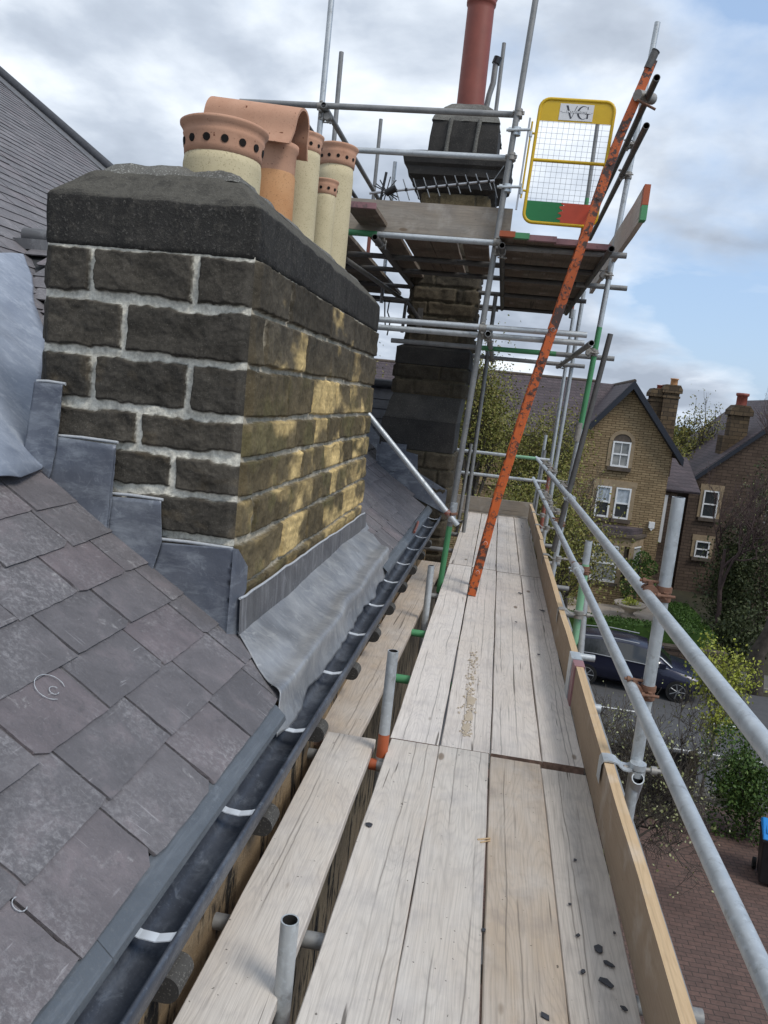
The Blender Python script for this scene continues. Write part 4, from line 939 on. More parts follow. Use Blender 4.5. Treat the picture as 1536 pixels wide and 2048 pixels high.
h((-2.3, 10.6, 2.82), (-.2, 10.6, 2.82), 'galv_old')
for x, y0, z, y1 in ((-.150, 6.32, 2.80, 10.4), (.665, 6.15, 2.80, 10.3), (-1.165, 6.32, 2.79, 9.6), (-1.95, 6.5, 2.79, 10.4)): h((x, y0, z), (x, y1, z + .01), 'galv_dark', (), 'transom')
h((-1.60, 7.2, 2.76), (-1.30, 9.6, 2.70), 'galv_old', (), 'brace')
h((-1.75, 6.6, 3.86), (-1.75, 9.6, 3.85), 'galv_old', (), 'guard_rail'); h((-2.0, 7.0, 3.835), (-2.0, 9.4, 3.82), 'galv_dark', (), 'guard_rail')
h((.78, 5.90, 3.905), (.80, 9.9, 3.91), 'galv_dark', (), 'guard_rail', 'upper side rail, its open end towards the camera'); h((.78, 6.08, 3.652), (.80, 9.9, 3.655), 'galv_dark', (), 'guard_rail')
# lower lift of four ledgers
h((-1.25, 6.55, 2.173), (.61, 6.55, 2.198), 'galv'); h((-1.25, 6.68, 2.120), (.61, 6.68, 2.142), 'galv'); h((-1.2, 8.0, 2.115), (1.02, 7.85, 2.125), 'galv_old', ((.42, .75, 'green'),)); h((-1.2, 9.4, 2.12), (.90, 9.4, 2.12), 'galv_old')
for x, y0, y1 in ((-.18, 6.42, 10.2), (.64, 6.40, 10.2)): h((x, y0, 2.125), (x, y1, 2.13), 'galv_old', (), 'transom')
h((.628, 7.1, .30), (.86, 7.1, 2.28), 'galv_dark', (), 'brace', 'dark raker ending in an open top')
for p, d1, d2, sdv, m in (((-.150, 6.6, 3.876), Z_, X_, (0, 1, 0), 'fitting'), ((-.167, 6.6, 3.545), Z_, X_, (0, 1, 0), 'fitting'), ((-.197, 6.6, 2.863), Z_, X_, (0, -1, 0), 'fitting'), ((-.20, 6.6, 2.80), Z_, Y_, (1, 0, 0), 'fitting'),
                          ((-.232, 6.6, 2.18), Z_, X_, (0, -1, 0), 'fitting'), ((-.225, 6.6, 2.125), Z_, Y_, (1, 0, 0), 'fitting'), ((.80, 7.3, 2.80), Z_, Y_, (-1, 0, 0), 'fitting'), ((.77, 7.3, 2.12), Z_, Y_, (-1, 0, 0), 'fitting'),
                          ((.755, 7.3, 2.13), Z_, X_, (0, 1, 0), 'fitting'), ((-1.785, 6.7, 3.865), Z_, X_, (0, -1, 0), 'fitting'), ((-1.785, 6.7, 3.80), Z_, Y_, (1, 0, 0), 'fitting'), ((-2.033, 8.2, 3.83), Z_, Y_, (1, 0, 0), 'fitting'), ((-1.965, 10.3, 3.83), Z_, Y_, (1, 0, 0), 'fitting'),
                          ((.845, 7.3, 3.655), Z_, Y_, (-1, 0, 0), 'fitting'), ((.858, 7.3, 3.905), Z_, Y_, (-1, 0, 0), 'fitting'), ((-1.165, 6.62, 2.79), Y_, X_, (0, 0, 1), 'fitting'), ((-.18, 9.9, 2.13), Y_, Z_, (-1, 0, 0), 'fitting'), ((.64, 9.6, 2.13), Y_, Z_, (1, 0, 0), 'fitting'),
                          ((.70, 7.3, .89), Z_, Y_, (-1, 0, 0), 'fitting'), ((.685, 7.3, .535), Z_, Y_, (-1, 0, 0), 'fitting_rust')):
    coupler(us, p, d1, d2, sdv, m)
# platform boards (their undersides show), running along y
G2 = 'boards of the upper platform'
ends = (('orange_band', 'orange_band'), ('green', 'green'), ('pink', 'pink'), ('pink', 'pink'), ('pink', 'pink'))
xs = [-.178, -.066, .047, .262, .477]; xe = [-.065, .048, .263, .478, .700]
labs = ['narrow platform board with an orange painted end, beside the front standard', 'narrow platform board with a green painted end', 'platform board with a pink banded end, left of the ladder', 'platform board with a pink banded end, just behind the ladder', 'rightmost platform board, pink banded end right of the ladder']
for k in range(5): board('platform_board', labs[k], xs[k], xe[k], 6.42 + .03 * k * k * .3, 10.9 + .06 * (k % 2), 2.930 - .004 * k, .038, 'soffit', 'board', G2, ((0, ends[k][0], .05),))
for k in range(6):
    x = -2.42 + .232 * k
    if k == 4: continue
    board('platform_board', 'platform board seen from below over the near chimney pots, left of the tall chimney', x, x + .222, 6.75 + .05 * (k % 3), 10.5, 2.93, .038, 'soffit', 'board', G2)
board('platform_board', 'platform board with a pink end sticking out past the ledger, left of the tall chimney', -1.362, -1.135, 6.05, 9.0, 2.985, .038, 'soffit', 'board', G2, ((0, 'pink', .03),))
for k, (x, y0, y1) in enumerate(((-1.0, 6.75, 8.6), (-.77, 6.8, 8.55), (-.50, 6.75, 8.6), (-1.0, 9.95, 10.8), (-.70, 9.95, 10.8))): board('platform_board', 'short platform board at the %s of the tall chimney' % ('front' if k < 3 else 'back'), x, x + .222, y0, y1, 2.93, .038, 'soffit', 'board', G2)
toe('broad weathered toe board across the front of the upper platform', -1.62, -.105, 6.66, 6.698, 2.910, 3.160, (), 0, 'deck_x', 'deck_x', True, None)
t_ = toe('long toe board of the upper platform, rising to a red and green painted end', .80, .838, 5.85, 9.0, 2.90, 3.135, (), -.020, 'deck', 'deck', False, None)
bb = MB(); bb.box((-.021, -1.579, .10), (.021, -1.50, .2385), M['orange_band']); bb.build('end_band', t_); bb = MB(); bb.box((-.021, -1.579, -.003), (.021, -1.50, .098), M['green']); bb.build('end_band', t_)
t_.location.z += .02

# ================================================================== ladder
ld = thing('ladder', 'rusty orange steel ladder leaning from the deck up to the platform', 'ladder', (-.05, 6.43, 0))
def stile(pts, y):
    b = MB(); n = len(pts); w, t = .034, .016; vs = []
    for i, (x, z) in enumerate(pts):
        p = Vector((x, y, z)); q = pts[min(i + 1, n - 1)]; o = pts[max(i - 1, 0)]; d = Vector((q[0] - o[0], 0, q[1] - o[1])).normalized(); nn = Vector((d.z, 0, -d.x))
        vs += [p - nn * w - Y_ * t, p + nn * w - Y_ * t, p + nn * w + Y_ * t, p - nn * w + Y_ * t]
    b.add(vs, [(i * 4 + j, i * 4 + (j + 1) % 4, (i + 1) * 4 + (j + 1) % 4, (i + 1) * 4 + j) for i in range(n - 1) for j in range(4)], M['orange'])
    b.add(vs[:4], [(0, 1, 2, 3)], M['black']); b.add(vs[-4:], [(3, 2, 1, 0)], M['galv_dark'])
    o = part(b.build('stile', None, .006), ld); return o
LP = [(-.055, .0), (.055, .80), (.20, 1.60), (.36, 2.38), (.50, 3.05), (.62, 3.62), (.74, 4.02), (.78, 4.16)]
def lerp_path(z):
    for (x0, z0), (x1, z1) in zip(LP[:-1], LP[1:]):
        if z0 <= z <= z1: return x0 + (x1 - x0) * (z - z0) / (z1 - z0)
    return LP[-1][0]
s1 = stile(LP, 6.245); s2 = stile(LP, 6.63)
for k in range(16):
    z = .20 + k * .248; x = lerp_path(z); b = MB(); b.tube((x, 6.22, z), (x, 6.655, z), .015, M['orange'], 10); part(b.build('rung'), ld)
    b = MB(); b.tube((x, 6.2285, z), (x, 6.2268, z), .017, M['white' if k in (0, 1, 8) else 'galv_dark'], 12); b.tube((x, 6.2275, z), (x, 6.2262, z), .008 if k not in (0, 1, 8) else .002, M['tube_in'], 10); part(b.build('rung_end'), ld)
b = MB(); b.tube((.752, 6.245, 4.10), (.79, 6.245, 4.22), .030, M['galv_dark'], 14); b.tube((.79, 6.245, 4.218), (.793, 6.245, 4.224), .032, M['black'], 14); part(b.build('stile_cap'), ld)
b = MB(); b.tube((.70, 6.20, 3.90), (.83, 6.34, 3.93), .040, M['fitting'], 12); b.tube((.70, 6.18, 3.86), (.84, 6.18, 3.80), .010, M['fitting_rust'], 8); part(b.build('ladder_clamp'), ld)

# ================================================================== safety gate
gt = thing('safety_gate', 'yellow mesh safety gate with a white sign and green and orange kick panel', 'gate', (.28, 6.55, 3.04))
def gp(u, v, d=0.0): return Vector((-.016 + .574 * u + .030 * v, 6.55 + d, 3.041 + .934 * v - .006 * u))       # 0..1 across, 0..1 up
def ga(x, y, d=0.0): return gp(x / .574, y / .934, d)
b = MB(); pts = []; rr = .075
for (cx, cy), a0 in (((.574 - rr, rr), -90), ((.574 - rr, .934 - rr), 0), ((rr, .934 - rr), 90), ((rr, rr), 180)):
    for i in range(7): t = math.radians(a0 + 15 * i); pts.append(ga(cx + rr * math.cos(t), cy + rr * math.sin(t)))
pts.append(pts[0]); pts.append(pts[1]); b.path(pts, .0135, M['yellow'], 10); b.path([ga(.01, .475), ga(.564, .475)], .013, M['yellow'], 10); part(b.build('frame'), gt)
def panel(name, x0, x1, y0, y1, m, d=-.004, th=.005, r=0.0, edge=None):
    b = MB(); n = 9
    if edge: left = [(x0 + edge(t), y0 + (y1 - y0) * t) for t in np.linspace(0, 1, 16)]
    else: left = [(x0, y0), (x0, y1)]
    pl = left + [(x1, y1), (x1, y0)]
    vs = [ga(x, y, d) for x, y in pl] + [ga(x, y, d + th) for x, y in pl]; k = len(pl)
    b.add(vs, [tuple(range(k)), tuple(range(2 * k - 1, k - 1, -1))] + [(i, i + k, (i + 1) % k + k, (i + 1) % k) for i in range(k)], M[m]); return part(b.build(name), gt)
panel('head_panel', .012, .562, .770, .925, 'yellow')
panel('kick_panel', .012, .30, .012, .165, 'gate_green'); panel('kick_panel', .285, .562, .012, .165, 'gate_orange', -.0062, .0015, 0, lambda t: .018 * math.sin(t * 23) + .008 * math.sin(t * 51 + 1))
b = MB()
for k in range(12): x = .035 + .0425 * k; b.tube(ga(x, .16), ga(x, .775), .0011, M['wire'], 5, ends=False)
for k in range(15): y = .185 + .0415 * k; b.tube(ga(.01, y, .002), ga(.566, y, .002), .0011, M['wire'], 5, ends=False)
part(b.build('mesh_infill'), gt)
sg = panel('sign', .155, .415, .782, .905, 'sign', -.0065, .002)
def sgq(b, quad): b.add([ga(.155 + x, .782 + y, -.0078) for x, y in quad] , [tuple(range(len(quad)))], M['ink'])
b = MB()
sgq(b, [(.045, .110), (.062, .110), (.098, .014), (.087, .014)]); sgq(b, [(.128, .110), (.133, .110), (.098, .014), (.094, .014)])
def arc(cx, cy, r0, r1, a0, a1, n=22, off=.008):
    for i in range(n):
        t0, t1 = [math.radians(a0 + (a1 - a0) * (i + k) / n) for k in (0, 1)]
        w = lambda t: r0 - (r0 - r1) * max(0, -math.cos(t)) ** .8
        sgq(b, [(cx + r0 * math.cos(t0) * .95, cy + r0 * math.sin(t0)), (cx + r0 * math.cos(t1) * .95, cy + r0 * math.sin(t1)), (cx + w(t1) * math.cos(t1) * .95 , cy + (w(t1) - .003) * math.sin(t1)), (cx + w(t0) * math.cos(t0) * .95, cy + (w(t0) - .003) * math.sin(t0))])
arc(.182, .062, .049, .034, 42, 320)
sgq(b, [(.212, .020), (.224, .020), (.224, .055), (.212, .055)]); sgq(b, [(.200, .052), (.232, .052), (.232, .057), (.200, .057)]); sgq(b, [(.213, .086), (.218, .086), (.218, .108), (.213, .108)])
lt = part(b.build('lettering'), gt)
b = MB(); b.add([ga(.155 + x, .782 + y, -.0082) for x, y in ((.02, .056), (.245, .056), (.245, .071), (.02, .071))], [(0, 1, 2, 3)], M['sign']); sgq(b, [(.004, .0625), (.024, .0625), (.024, .0640), (.004, .0640)]); sgq(b, [(.238, .0625), (.256, .0625), (.256, .0640), (.238, .0640)])
part(b.build('lettering_band'), gt)
fc = D.curves.new('lettering', 'FONT'); fc.body = 'SCAFFOLDING'; fc.size = .0185; fc.space_character = 1.45; fc.align_x = 'CENTER'; fc.materials.append(M['ink'])
fo = D.objects.new('lettering', fc); COL.objects.link(fo); p = ga(.155 + .131, .782 + .0575, -.0092); fo.matrix_world = Matrix.Translation(p) @ Matrix(((1, .03, 0, 0), (0, 0, -1, 0), (-.01, 1, 0, 0), (0, 0, 0, 1)))
C.view_layers[0].update(); lm = D.meshes.new_from_object(fo.evaluated_get(bpy.context.evaluated_depsgraph_get())); lo2 = D.objects.new('small_lettering', lm); COL.objects.link(lo2); lo2.matrix_world = fo.matrix_world.copy(); D.objects.remove(fo); part(lo2, gt)
b = MB(); b.box((-.0075, -.0075, 0), (.0075, .0075, .70), M['alu'], Matrix.Translation((-.078, 6.56, 3.13)) @ Matrix.Rotation(.032, 4, 'Y')); part(b.build('hinge_post'), gt)
b = MB(); b.tube((-.052, 6.55, 3.22), (-.034, 6.55, 3.80), .008, M['yellow'], 10); part(b.build('hinge_rod'), gt)
for z in (3.30, 3.735):
    b = MB(); x = -.19 + (z - 3.3) * .045; b.tube((x - .06, 6.575, z), (x + .13, 6.55, z + .004), .011, M['fit_bright'], 10); b.tube((x + .02, 6.6, z - .03), (x + .02, 6.6, z + .03), R + .010, M['fit_bright'], 16); b.tube((x - .045, 6.575, z + .004), (x - .02, 6.575, z + .004), .019, M['fit_bright'], 6); b.tube((x + .135, 6.55, z - .075), (x + .135, 6.55, z + .03), .008, M['fit_bright'], 8); b.tube((x + .135, 6.55, z - .05), (x + .135, 6.55, z - .01), .014, M['fit_bright'], 10); part(b.build('gate_clamp'), gt)
    b = MB(); b.path([(-.055 + (z - 3.3) * .03, 6.55, z - .02), (.005 + (z - 3.3) * .03, 6.55, z - .025)], .009, M['yellow'], 8); part(b.build('hinge_lug'), gt)

# ================================================================== far chimney stack
ch2 = thing('chimney_stack', 'tall dark stone chimney stack with a red clay flue, ringed by the upper platform', 'chimney', (-.82, 9.3, 0))
def pal_c2(u, v, row, bid, med, big, seed):
    t = vnoise(bid * 1.37 + .5, bid * .71 + .2, 391); c = np.array([.042, .037, .029])[None, None] * (1 - t[..., None]) + np.array([.080, .066, .046])[None, None] * t[..., None]
    return c
def pal_c2b(u, v, row, bid, med, big, seed):
    t = vnoise(bid * 1.37 + .5, bid * .71 + .2, 397); return np.array([.08, .065, .04])[None, None] * (1 - t[..., None]) + np.array([.16, .125, .07])[None, None] * t[..., None]
def c2faces(x0, x1, y0, y1, z0, z1, nrow, pal, seed):
    h_ = z1 - z0; beds = [h_ * i / nrow for i in range(nrow + 1)]; rg = random.Random(seed)
    for O, U, N, wd in (((x0, y0, z0), (1, 0, 0), (0, -1, 0), x1 - x0), ((x1, y0, z0), (0, 1, 0), (1, 0, 0), y1 - y0), ((x0, y1, z0), (0, -1, 0), (-1, 0, 0), y1 - y0), ((x1, y1, z0), (-1, 0, 0), (0, 1, 0), x1 - x0)):
        J = [[wd * rg.uniform(.25, .42) + (.30 * wd if r % 2 else 0)] + ([wd * .82] if r % 3 == 0 else []) for r in range(nrow)]
        P, cl = masonry(O, U, (0, 0, 1), N, wd, h_, beds, J, seed, .014, pal, .008, .030, (.115, .10, .07), .008)
        part(grid_mesh('stonework', P, M['stone'], None, cl), ch2)
c2faces(-1.16, -.44, 8.9, 9.74, 2.16, 3.62, 9, pal_c2, 41); c2faces(-1.14, -.43, 8.92, 9.72, 3.62, 3.82, 1, pal_c2b, 43)
c2faces(-1.25, -.44, 8.87, 9.78, 1.60, 1.935, 2, pal_c2, 45); c2faces(-1.33, -.49, 8.84, 9.80, -.6, .965, 8, pal_c2, 47)
def c2block(name, secs, m, seed, amp=.014):
    """rough block through stacked rectangles (x0,x1,y0,y1,z)"""
    rows = []
    for (x0, x1, y0, y1, z) in secs: p = np.array(rrect(x0, x1, y0, y1, .015, 8)); rows.append(np.concatenate([p, np.full((len(p), 1), z)], 1))
    P = np.array(rows); d = (fbm(P[..., 0] * 7 + P[..., 2] * 3, P[..., 1] * 7 + P[..., 2] * 5, seed, 4) - .5) * amp; P[..., 0] += d; P[..., 1] += d
    return part(grid_mesh(name, P, M[m], smooth=False), ch2)
def lvls(x0, x1, y0, y1, zs): return [(x0, x1, y0, y1, z) for z in zs]
c2block('dark_band', lvls(-1.1, -.5, 8.95, 9.7, [1.936]) + [(-1.26, -.415, 8.85, 9.79, z) for z in (1.938, 2.0, 2.06, 2.12)] + [(-1.17, -.435, 8.9, 9.74, 2.16)], 'soot', 51)
c2block('weathering', [(-1.25, -.45, 8.87, 9.78, 1.605), (-1.285, -.465, 8.855, 9.79, 1.50), (-1.32, -.475, 8.84, 9.80, 1.34), (-1.33, -.478, 8.84, 9.80, 1.315)], 'weather', 53, .02)
c2block('plinth_block', [(-1.335, -.482, 8.835, 9.80, 1.313), (-1.34, -.485, 8.83, 9.80, 1.2), (-1.345, -.488, 8.83, 9.80, .97), (-1.30, -.50, 8.86, 9.78, .965)], 'soot', 55, .02)
c2block('corbel_course', [(-1.14, -.43, 8.92, 9.72, 3.82), (-1.24, -.36, 8.84, 9.80, 3.86), (-1.25, -.35, 8.83, 9.81, 3.93), (-1.32, -.28, 8.77, 9.87, 3.97), (-1.335, -.27, 8.76, 9.88, 4.05), (-1.37, -.22, 8.73, 9.91, 4.08), (-1.39, -.20, 8.71, 9.93, 4.185), (-1.2, -.36, 8.85, 9.78, 4.24)], 'soot', 57, .03)
blk = c2block('neck_block', [(-1.14, -.38, 8.88, 9.74, 4.22), (-1.13, -.385, 8.88, 9.74, 4.4), (-1.12, -.39, 8.89, 9.73, 4.575), (-1.08, -.42, 8.92, 9.70, 4.60)], 'soot', 59, .03)
for x in (-.93, -.62):
    b = MB(); b.path([(x - .01, 8.872, 4.23), (x, 8.868, 4.4), (x + .015, 8.872, 4.58)], [.026, .020, .025], M['flaunch'], 7); o = b.build('mortar_joint'); o.parent = blk
c2block('flaunching', [(-1.13, -.385, 8.88, 9.74, 4.57), (-1.11, -.40, 8.90, 9.72, 4.62), (-1.02, -.48, 8.98, 9.65, 4.74), (-.95, -.55, 9.06, 9.55, 4.80), (-.90, -.60, 9.1, 9.5, 4.82)], 'flaunch', 61, .05)
b = MB(); b.lathe([(.156, 4.78), (.153, 5.2), (.150, 5.86), (.150, 5.915), (.163, 5.925), (.165, 5.95), (.158, 5.965), (.175, 6.0), (.178, 6.05), (.160, 6.06), (.150, 6.0)], (-.765, 9.3, 0), M['redpot'], 40); part(tag(b.build('chimney_pot'), 'single tall red clay flue'), ch2)
b = MB(); b.path([(-.60, 9.62, 4.7), (-.60, 9.62, 5.0), (-.585, 9.62, 5.12), (-.555, 9.62, 5.25), (-.55, 9.62, 5.5)], .034, M['galv_old'], 10); b.tube((-.55, 9.62, 5.46), (-.53, 9.62, 5.53), .048, M['black'], 14); part(b.build('vent_pipe'), ch2)
b = MB(); b.box((-1.32, 8.79, .70), (-1.02, 8.82, 1.02), M['lead'], Matrix.Rotation(0, 4, 'Y')); b.add([(-1.36, 8.80, .62), (-.50, 8.80, .28), (-.50, 8.80, .55), (-.86, 8.80, .72), (-.88, 8.80, .92), (-1.36, 8.80, 1.0)], [(0, 1, 2, 3, 4, 5)], M['lead']); part(b.build('step_flashing'), ch2)

# ================================================================== aerial and dish bracket on the far chimney
ae = thing('tv_aerial', 'black and grey yagi television aerial in front of the far chimney cap', 'aerial', (-1.3, 8.3, 3.6))
A, B_ = Vector((-1.62, 8.25, 3.60)), Vector((-.345, 8.15, 3.775)); b = MB(); b.tube(A, B_, .013, M['alu'], 8); part(b.build('boom'), ae)
d = (B_ - A).normalized()
for k in range(10):
    p = A.lerp(B_, .22 + .082 * k); u = Vector((-.38, .35, .85)).normalized(); b = MB(); L = .135 - .004 * k
    b.tube(p - u * L, p + u * L, .0055, M['wire'], 6); b.tube(p - d * .012, p + d * .012, .018, M['black'], 8); part(b.build('element'), ae)
b = MB(); p = A.lerp(B_, .99); b.tube(p, p + Vector((.09, 0, .15)), .005, M['wire'], 6); b.tube(p, p + Vector((.06, 0, -.16)), .005, M['wire'], 6); part(b.build('end_element'), ae)
b = MB(); q = A.lerp(B_, .14)
for u in (Vector((.5, .2, .75)), Vector((-.5, .2, .7)), Vector((.8, 0, -.3)), Vector((-.7, .1, .45)), Vector((.15, .1, .9))): b.tube(q - u * .17, q + u * .17, .006, M['black'], 6)
b.tube(q + Vector((.0, -.02, -.02)), q + Vector((.10, -.04, .03)), .036, M['black'], 10); b.tube(q + Vector((-.06, 0, -.14)), q + Vector((-.02, 0, .19)), .014, M['black'], 8); part(b.build('reflector'), ae)
b = MB(); b.path([(-1.42, 8.5, 2.585), (-1.17, 8.6, 2.59), (-1.10, 8.75, 2.52), (-1.02, 8.88, 2.42)], .022, M['galv_dark'], 8); b.tube((-1.17, 8.6, 2.58), (-1.18, 8.6, 2.25), .018, M['galv_dark'], 8); b.path([(-1.34, 8.52, 2.58), (-1.35, 8.52, 2.45), (-1.31, 8.52, 2.36), (-1.33, 8.52, 2.2)], .008, M['black'], 6); b.path([(-1.39, 8.5, 2.58), (-1.375, 8.5, 2.42), (-1.36, 8.52, 2.3)], .008, M['black'], 6)
b.box((-1.06, 8.84, 2.28), (-1.00, 8.90, 2.56), M['galv_dark']); tag(b.build('wall_bracket'), 'dark metal bracket with hanging cables on the far chimney shaft', 'bracket')

# ================================================================== trees and shrubs
def leafmesh(b, pts, size, m, rg, flat=.3):
    n = len(pts); 
    for p in pts:
        a = Vector((rg.gauss(0, 1), rg.gauss(0, 1), rg.gauss(0, 1) * (1 - flat))).normalized(); u = a.orthogonal().normalized(); v = a.cross(u); t = rg.random() * 6.28
        u2 = u * math.cos(t) + v * math.sin(t); v2 = a.cross(u2); s = size * rg.uniform(.55, 1.25)
        b.add([p - u2 * s * .5, p + v2 * s * .32, p + u2 * s * .5, p - v2 * s * .32], [(0, 1, 2, 3)], m)
def skeleton(base, height, spread, rg, levels=4, fork=3, trunk_r=.14, up=.55, first=.35, wob=.22, droop=0.0):
    segs = []; tips = []
    def grow(p, d, L, r, lev):
        n = 3 if lev < levels else 2; pts = [p]; q = p
        for i in range(n):
            d = (d + Vector((rg.gauss(0, wob), rg.gauss(0, wob), rg.gauss(0, wob * .6) - droop * lev * .1))).normalized(); q = q + d * (L / n); pts.append(q)
            if lev >= levels - 1: tips.append(q)
        segs.append((pts, [max(.004, r * (1 - .5 * i / n)) for i in range(n + 1)]))
        if lev < levels:
            for k in range(fork + (1 if rg.random() < .4 else 0)):
                t = rg.uniform(.35, 1.0); i = min(n - 1, int(t * n)); st = pts[i].lerp(pts[i + 1], t * n - i)
                az = rg.random() * 6.28; s = Vector((math.cos(az), math.sin(az), 0)) * spread
                nd = (d * .7 + s + Vector((0, 0, up * rg.uniform(.2, 1.1)))).normalized(); grow(st, nd, L * rg.uniform(.55, .8), r * .55, lev + 1)
        else: tips.append(q)
    base = Vector(base); grow(base, Vector((rg.gauss(0, .05), rg.gauss(0, .05), 1)).normalized(), height * first, trunk_r, 0)
    return segs, tips
def tree(name, label, cat, base, height, spread=.75, seed=1, leaf='leaf_spring', nleaf=6000, lsize=.12, jit=.35, bark='bark', group=None, fit=None, **kw):
    rg = random.Random(seed); segs, tips = skeleton((0, 0, 0), height, spread, rg, **kw)
    zm = max(t.z for t in tips); k = height / zm; rad = max(math.hypot(t.x, t.y) for t in tips); kx = (fit / rad) if fit else k
    S = lambda p: Vector((p.x * kx, p.y * kx, p.z * k))
    t = thing(name, label, cat, base, group); b = MB()
    for pts, rr in segs: b.path([S(p) for p in pts], rr, M[bark], 5 if rr[0] > .02 else 3)
    b.build('trunk', t)
    if nleaf:
        b = MB(); P = []
        for _ in range(nleaf):
            c = S(rg.choice(tips)); P.append(c + Vector((rg.gauss(0, jit), rg.gauss(0, jit), rg.gauss(0, jit * .8))))
        leafmesh(b, P, lsize, M[leaf], rg); b.build('crown', t)
    return t
def bush(name, label, cat, base, size, seed, leaf, n, lsize, group=None, lumps=9, core=True, kind=None, rough=.22):
    rg = random.Random(seed); t = thing(name, label, cat, base, group); L = []
    sx, sy, sz = size
    for _ in range(lumps):
        a = rg.random() * 6.28; q = rg.random() ** .5 * .62; L.append((Vector((math.cos(a) * q * sx, math.sin(a) * q * sy, sz * rg.uniform(.18, .78))), rg.uniform(.28, .52)))
    b = MB(); P = []
    for _ in range(n):
        c, r = rg.choice(L); d = Vector((rg.gauss(0, 1), rg.gauss(0, 1), rg.gauss(0, 1))).normalized(); rr = r * (1 + rg.gauss(0, rough))
        p = c + Vector((d.x * sx * rr, d.y * sy * rr, d.z * sz * rr * .75)); p.z = max(.02, p.z); P.append(p)
    leafmesh(b, P, lsize, M[leaf], rg); b.build('foliage', t)
    b = MB()
    for k in range(7):
        c, r = L[k % len(L)]; b.path([(0, 0, 0), (c.x * .4, c.y * .4, c.z * .5), tuple(c), (c.x * 1.2, c.y * 1.2, c.z + r * sz * .5)], [.03, .022, .014, .006], M['bark'], 5)
    b.build('stem', t); return t
tree('spring_tree', 'budding green tree right behind the far end rails, left of the ladder', 'tree', (-.2, 22, GZ), 10.1, .62, 3, 'leaf_spring', 15000, .075, .34, levels=5, fork=3, trunk_r=.19, fit=2.3)
tree('spring_tree', 'yellow green tree showing between the two chimney stacks', 'tree', (-3.6, 21, GZ), 10.4, .7, 5, 'leaf_spring', 12000, .08, .36, levels=5, trunk_r=.18, fit=2.4)
tree('spring_tree', 'broad budding tree behind the ladder, in front of the left wing of the gabled house', 'tree', (.9, 26, GZ), 9.0, .75, 8, 'leaf_spring', 16000, .085, .40, levels=5, trunk_r=.17, fit=2.3)
tree('spring_tree', 'low leafy tree beyond the far toe board', 'tree', (.7, 18.5, GZ), 6.9, .8, 9, 'leaf_spring', 14000, .07, .38, levels=5, trunk_r=.12, fit=2.5)
tree('bare_tree', 'thin brown twiggy tree beside the left corner of the gabled house', 'tree', (3.4, 29.5, GZ), 6.6, .85, 12, 'leaf_bud', 500, .06, .25, 'bark', levels=5, fork=3, trunk_r=.10, fit=2.3)
tree('bare_tree', 'airy tree against the sky behind the twin stacks', 'tree', (10.8, 47, GZ), 10.4, .8, 14, 'leaf_spring', 3800, .13, .30, 'bark', levels=5, fork=3, trunk_r=.22, fit=3.0)
tree('spring_tree', 'dense green tree below the airy one, between the two houses', 'tree', (10.6, 45, GZ), 7.4, .8, 15, 'leaf_spring', 5500, .16, .5, 'bark', levels=4, trunk_r=.2, fit=2.4)
tree('bare_tree', 'bare purple twigged tree in front of the dark house', 'tree', (9.3, 31, GZ), 7.0, .85, 17, 'leaf_bud', 150, .05, .2, 'bark_purple', levels=6, fork=3, trunk_r=.12, fit=2.9)
tree('bare_tree', 'leafless tree rising at the right edge beside the dark house chimney', 'tree', (12.9, 36, GZ), 10.6, .6, 19, 'leaf_bud', 200, .06, .25, 'bark_purple', levels=5, fork=3, trunk_r=.16, fit=2.3)
tree('street_tree', 'thick grey trunk with bare limbs at the right edge', 'tree', (9.15, 25.3, GZ), 9.5, .6, 21, 'leaf_bud', 250, .06, .25, 'bark', levels=5, fork=2, trunk_r=.30, first=.5, fit=2.3)
for k, (x, y, sx, sy, sz, n, lab) in enumerate(((11.6, 33, 1.7, 1.4, 6.5, 7000, 'tall dark ivy clad evergreen covering the dark house'), (9.55, 31.6, 1.25, 1.1, 5.0, 6500, 'dark evergreen below the bare purple tree'), (9.0, 28.2, 1.3, 1.0, 2.0, 3600, 'low dark shrub at the corner of the clipped hedge'), (12.6, 30, 1.5, 1.2, 5.2, 4500, 'dark evergreen at the right edge'))):
    bush('evergreen', lab, 'shrub', (x, y, GZ), (sx, sy, sz), 30 + k, 'leaf_dark', n, .13, None, 12)
bush('garden_shrub', 'bushy green shrub left of the bay window', 'shrub', (3.5, 33.6, GZ), (1.3, .8, 3.1), 41, 'leaf_spring', 3200, .10, None, 9)
tree('lime_shrub', 'bright lime green shrub at the edge of the driveway', 'shrub', (5.45, 17.2, GZ), 3.9, .55, 45, 'leaf_lime', 3800, .075, .15, 'bark_pale', levels=4, fork=4, trunk_r=.035, first=.42, up=1.1, fit=1.15)
bush('box_hedge', 'clipped green shrub beside the mossy timber post', 'shrub', (6.05, 15.75, GZ), (1.15, .75, 2.15), 47, 'leaf_box', 8500, .075, None, 16, rough=.12)
for k, (x, y, hh, ft, sd_, lab) in enumerate(((2.7, 12.6, 4.0, 2.1, 51, 'bare branching tree with pale buds, close under the guard rails'), (3.6, 14.0, 3.6, 2.3, 53, 'smaller budding tree in front of the parked car'), (2.2, 10.8, 2.9, 1.6, 56, 'thin bare sapling beside the near post, below the deck'))):
    tree('bare_tree', lab, 'tree', (x, y, GZ), hh, .9, sd_, 'leaf_bud', 620, .06, .10, 'bark_pale' if k == 1 else 'bark', None, ft, levels=5, fork=4, trunk_r=.05, up=.25, wob=.30)
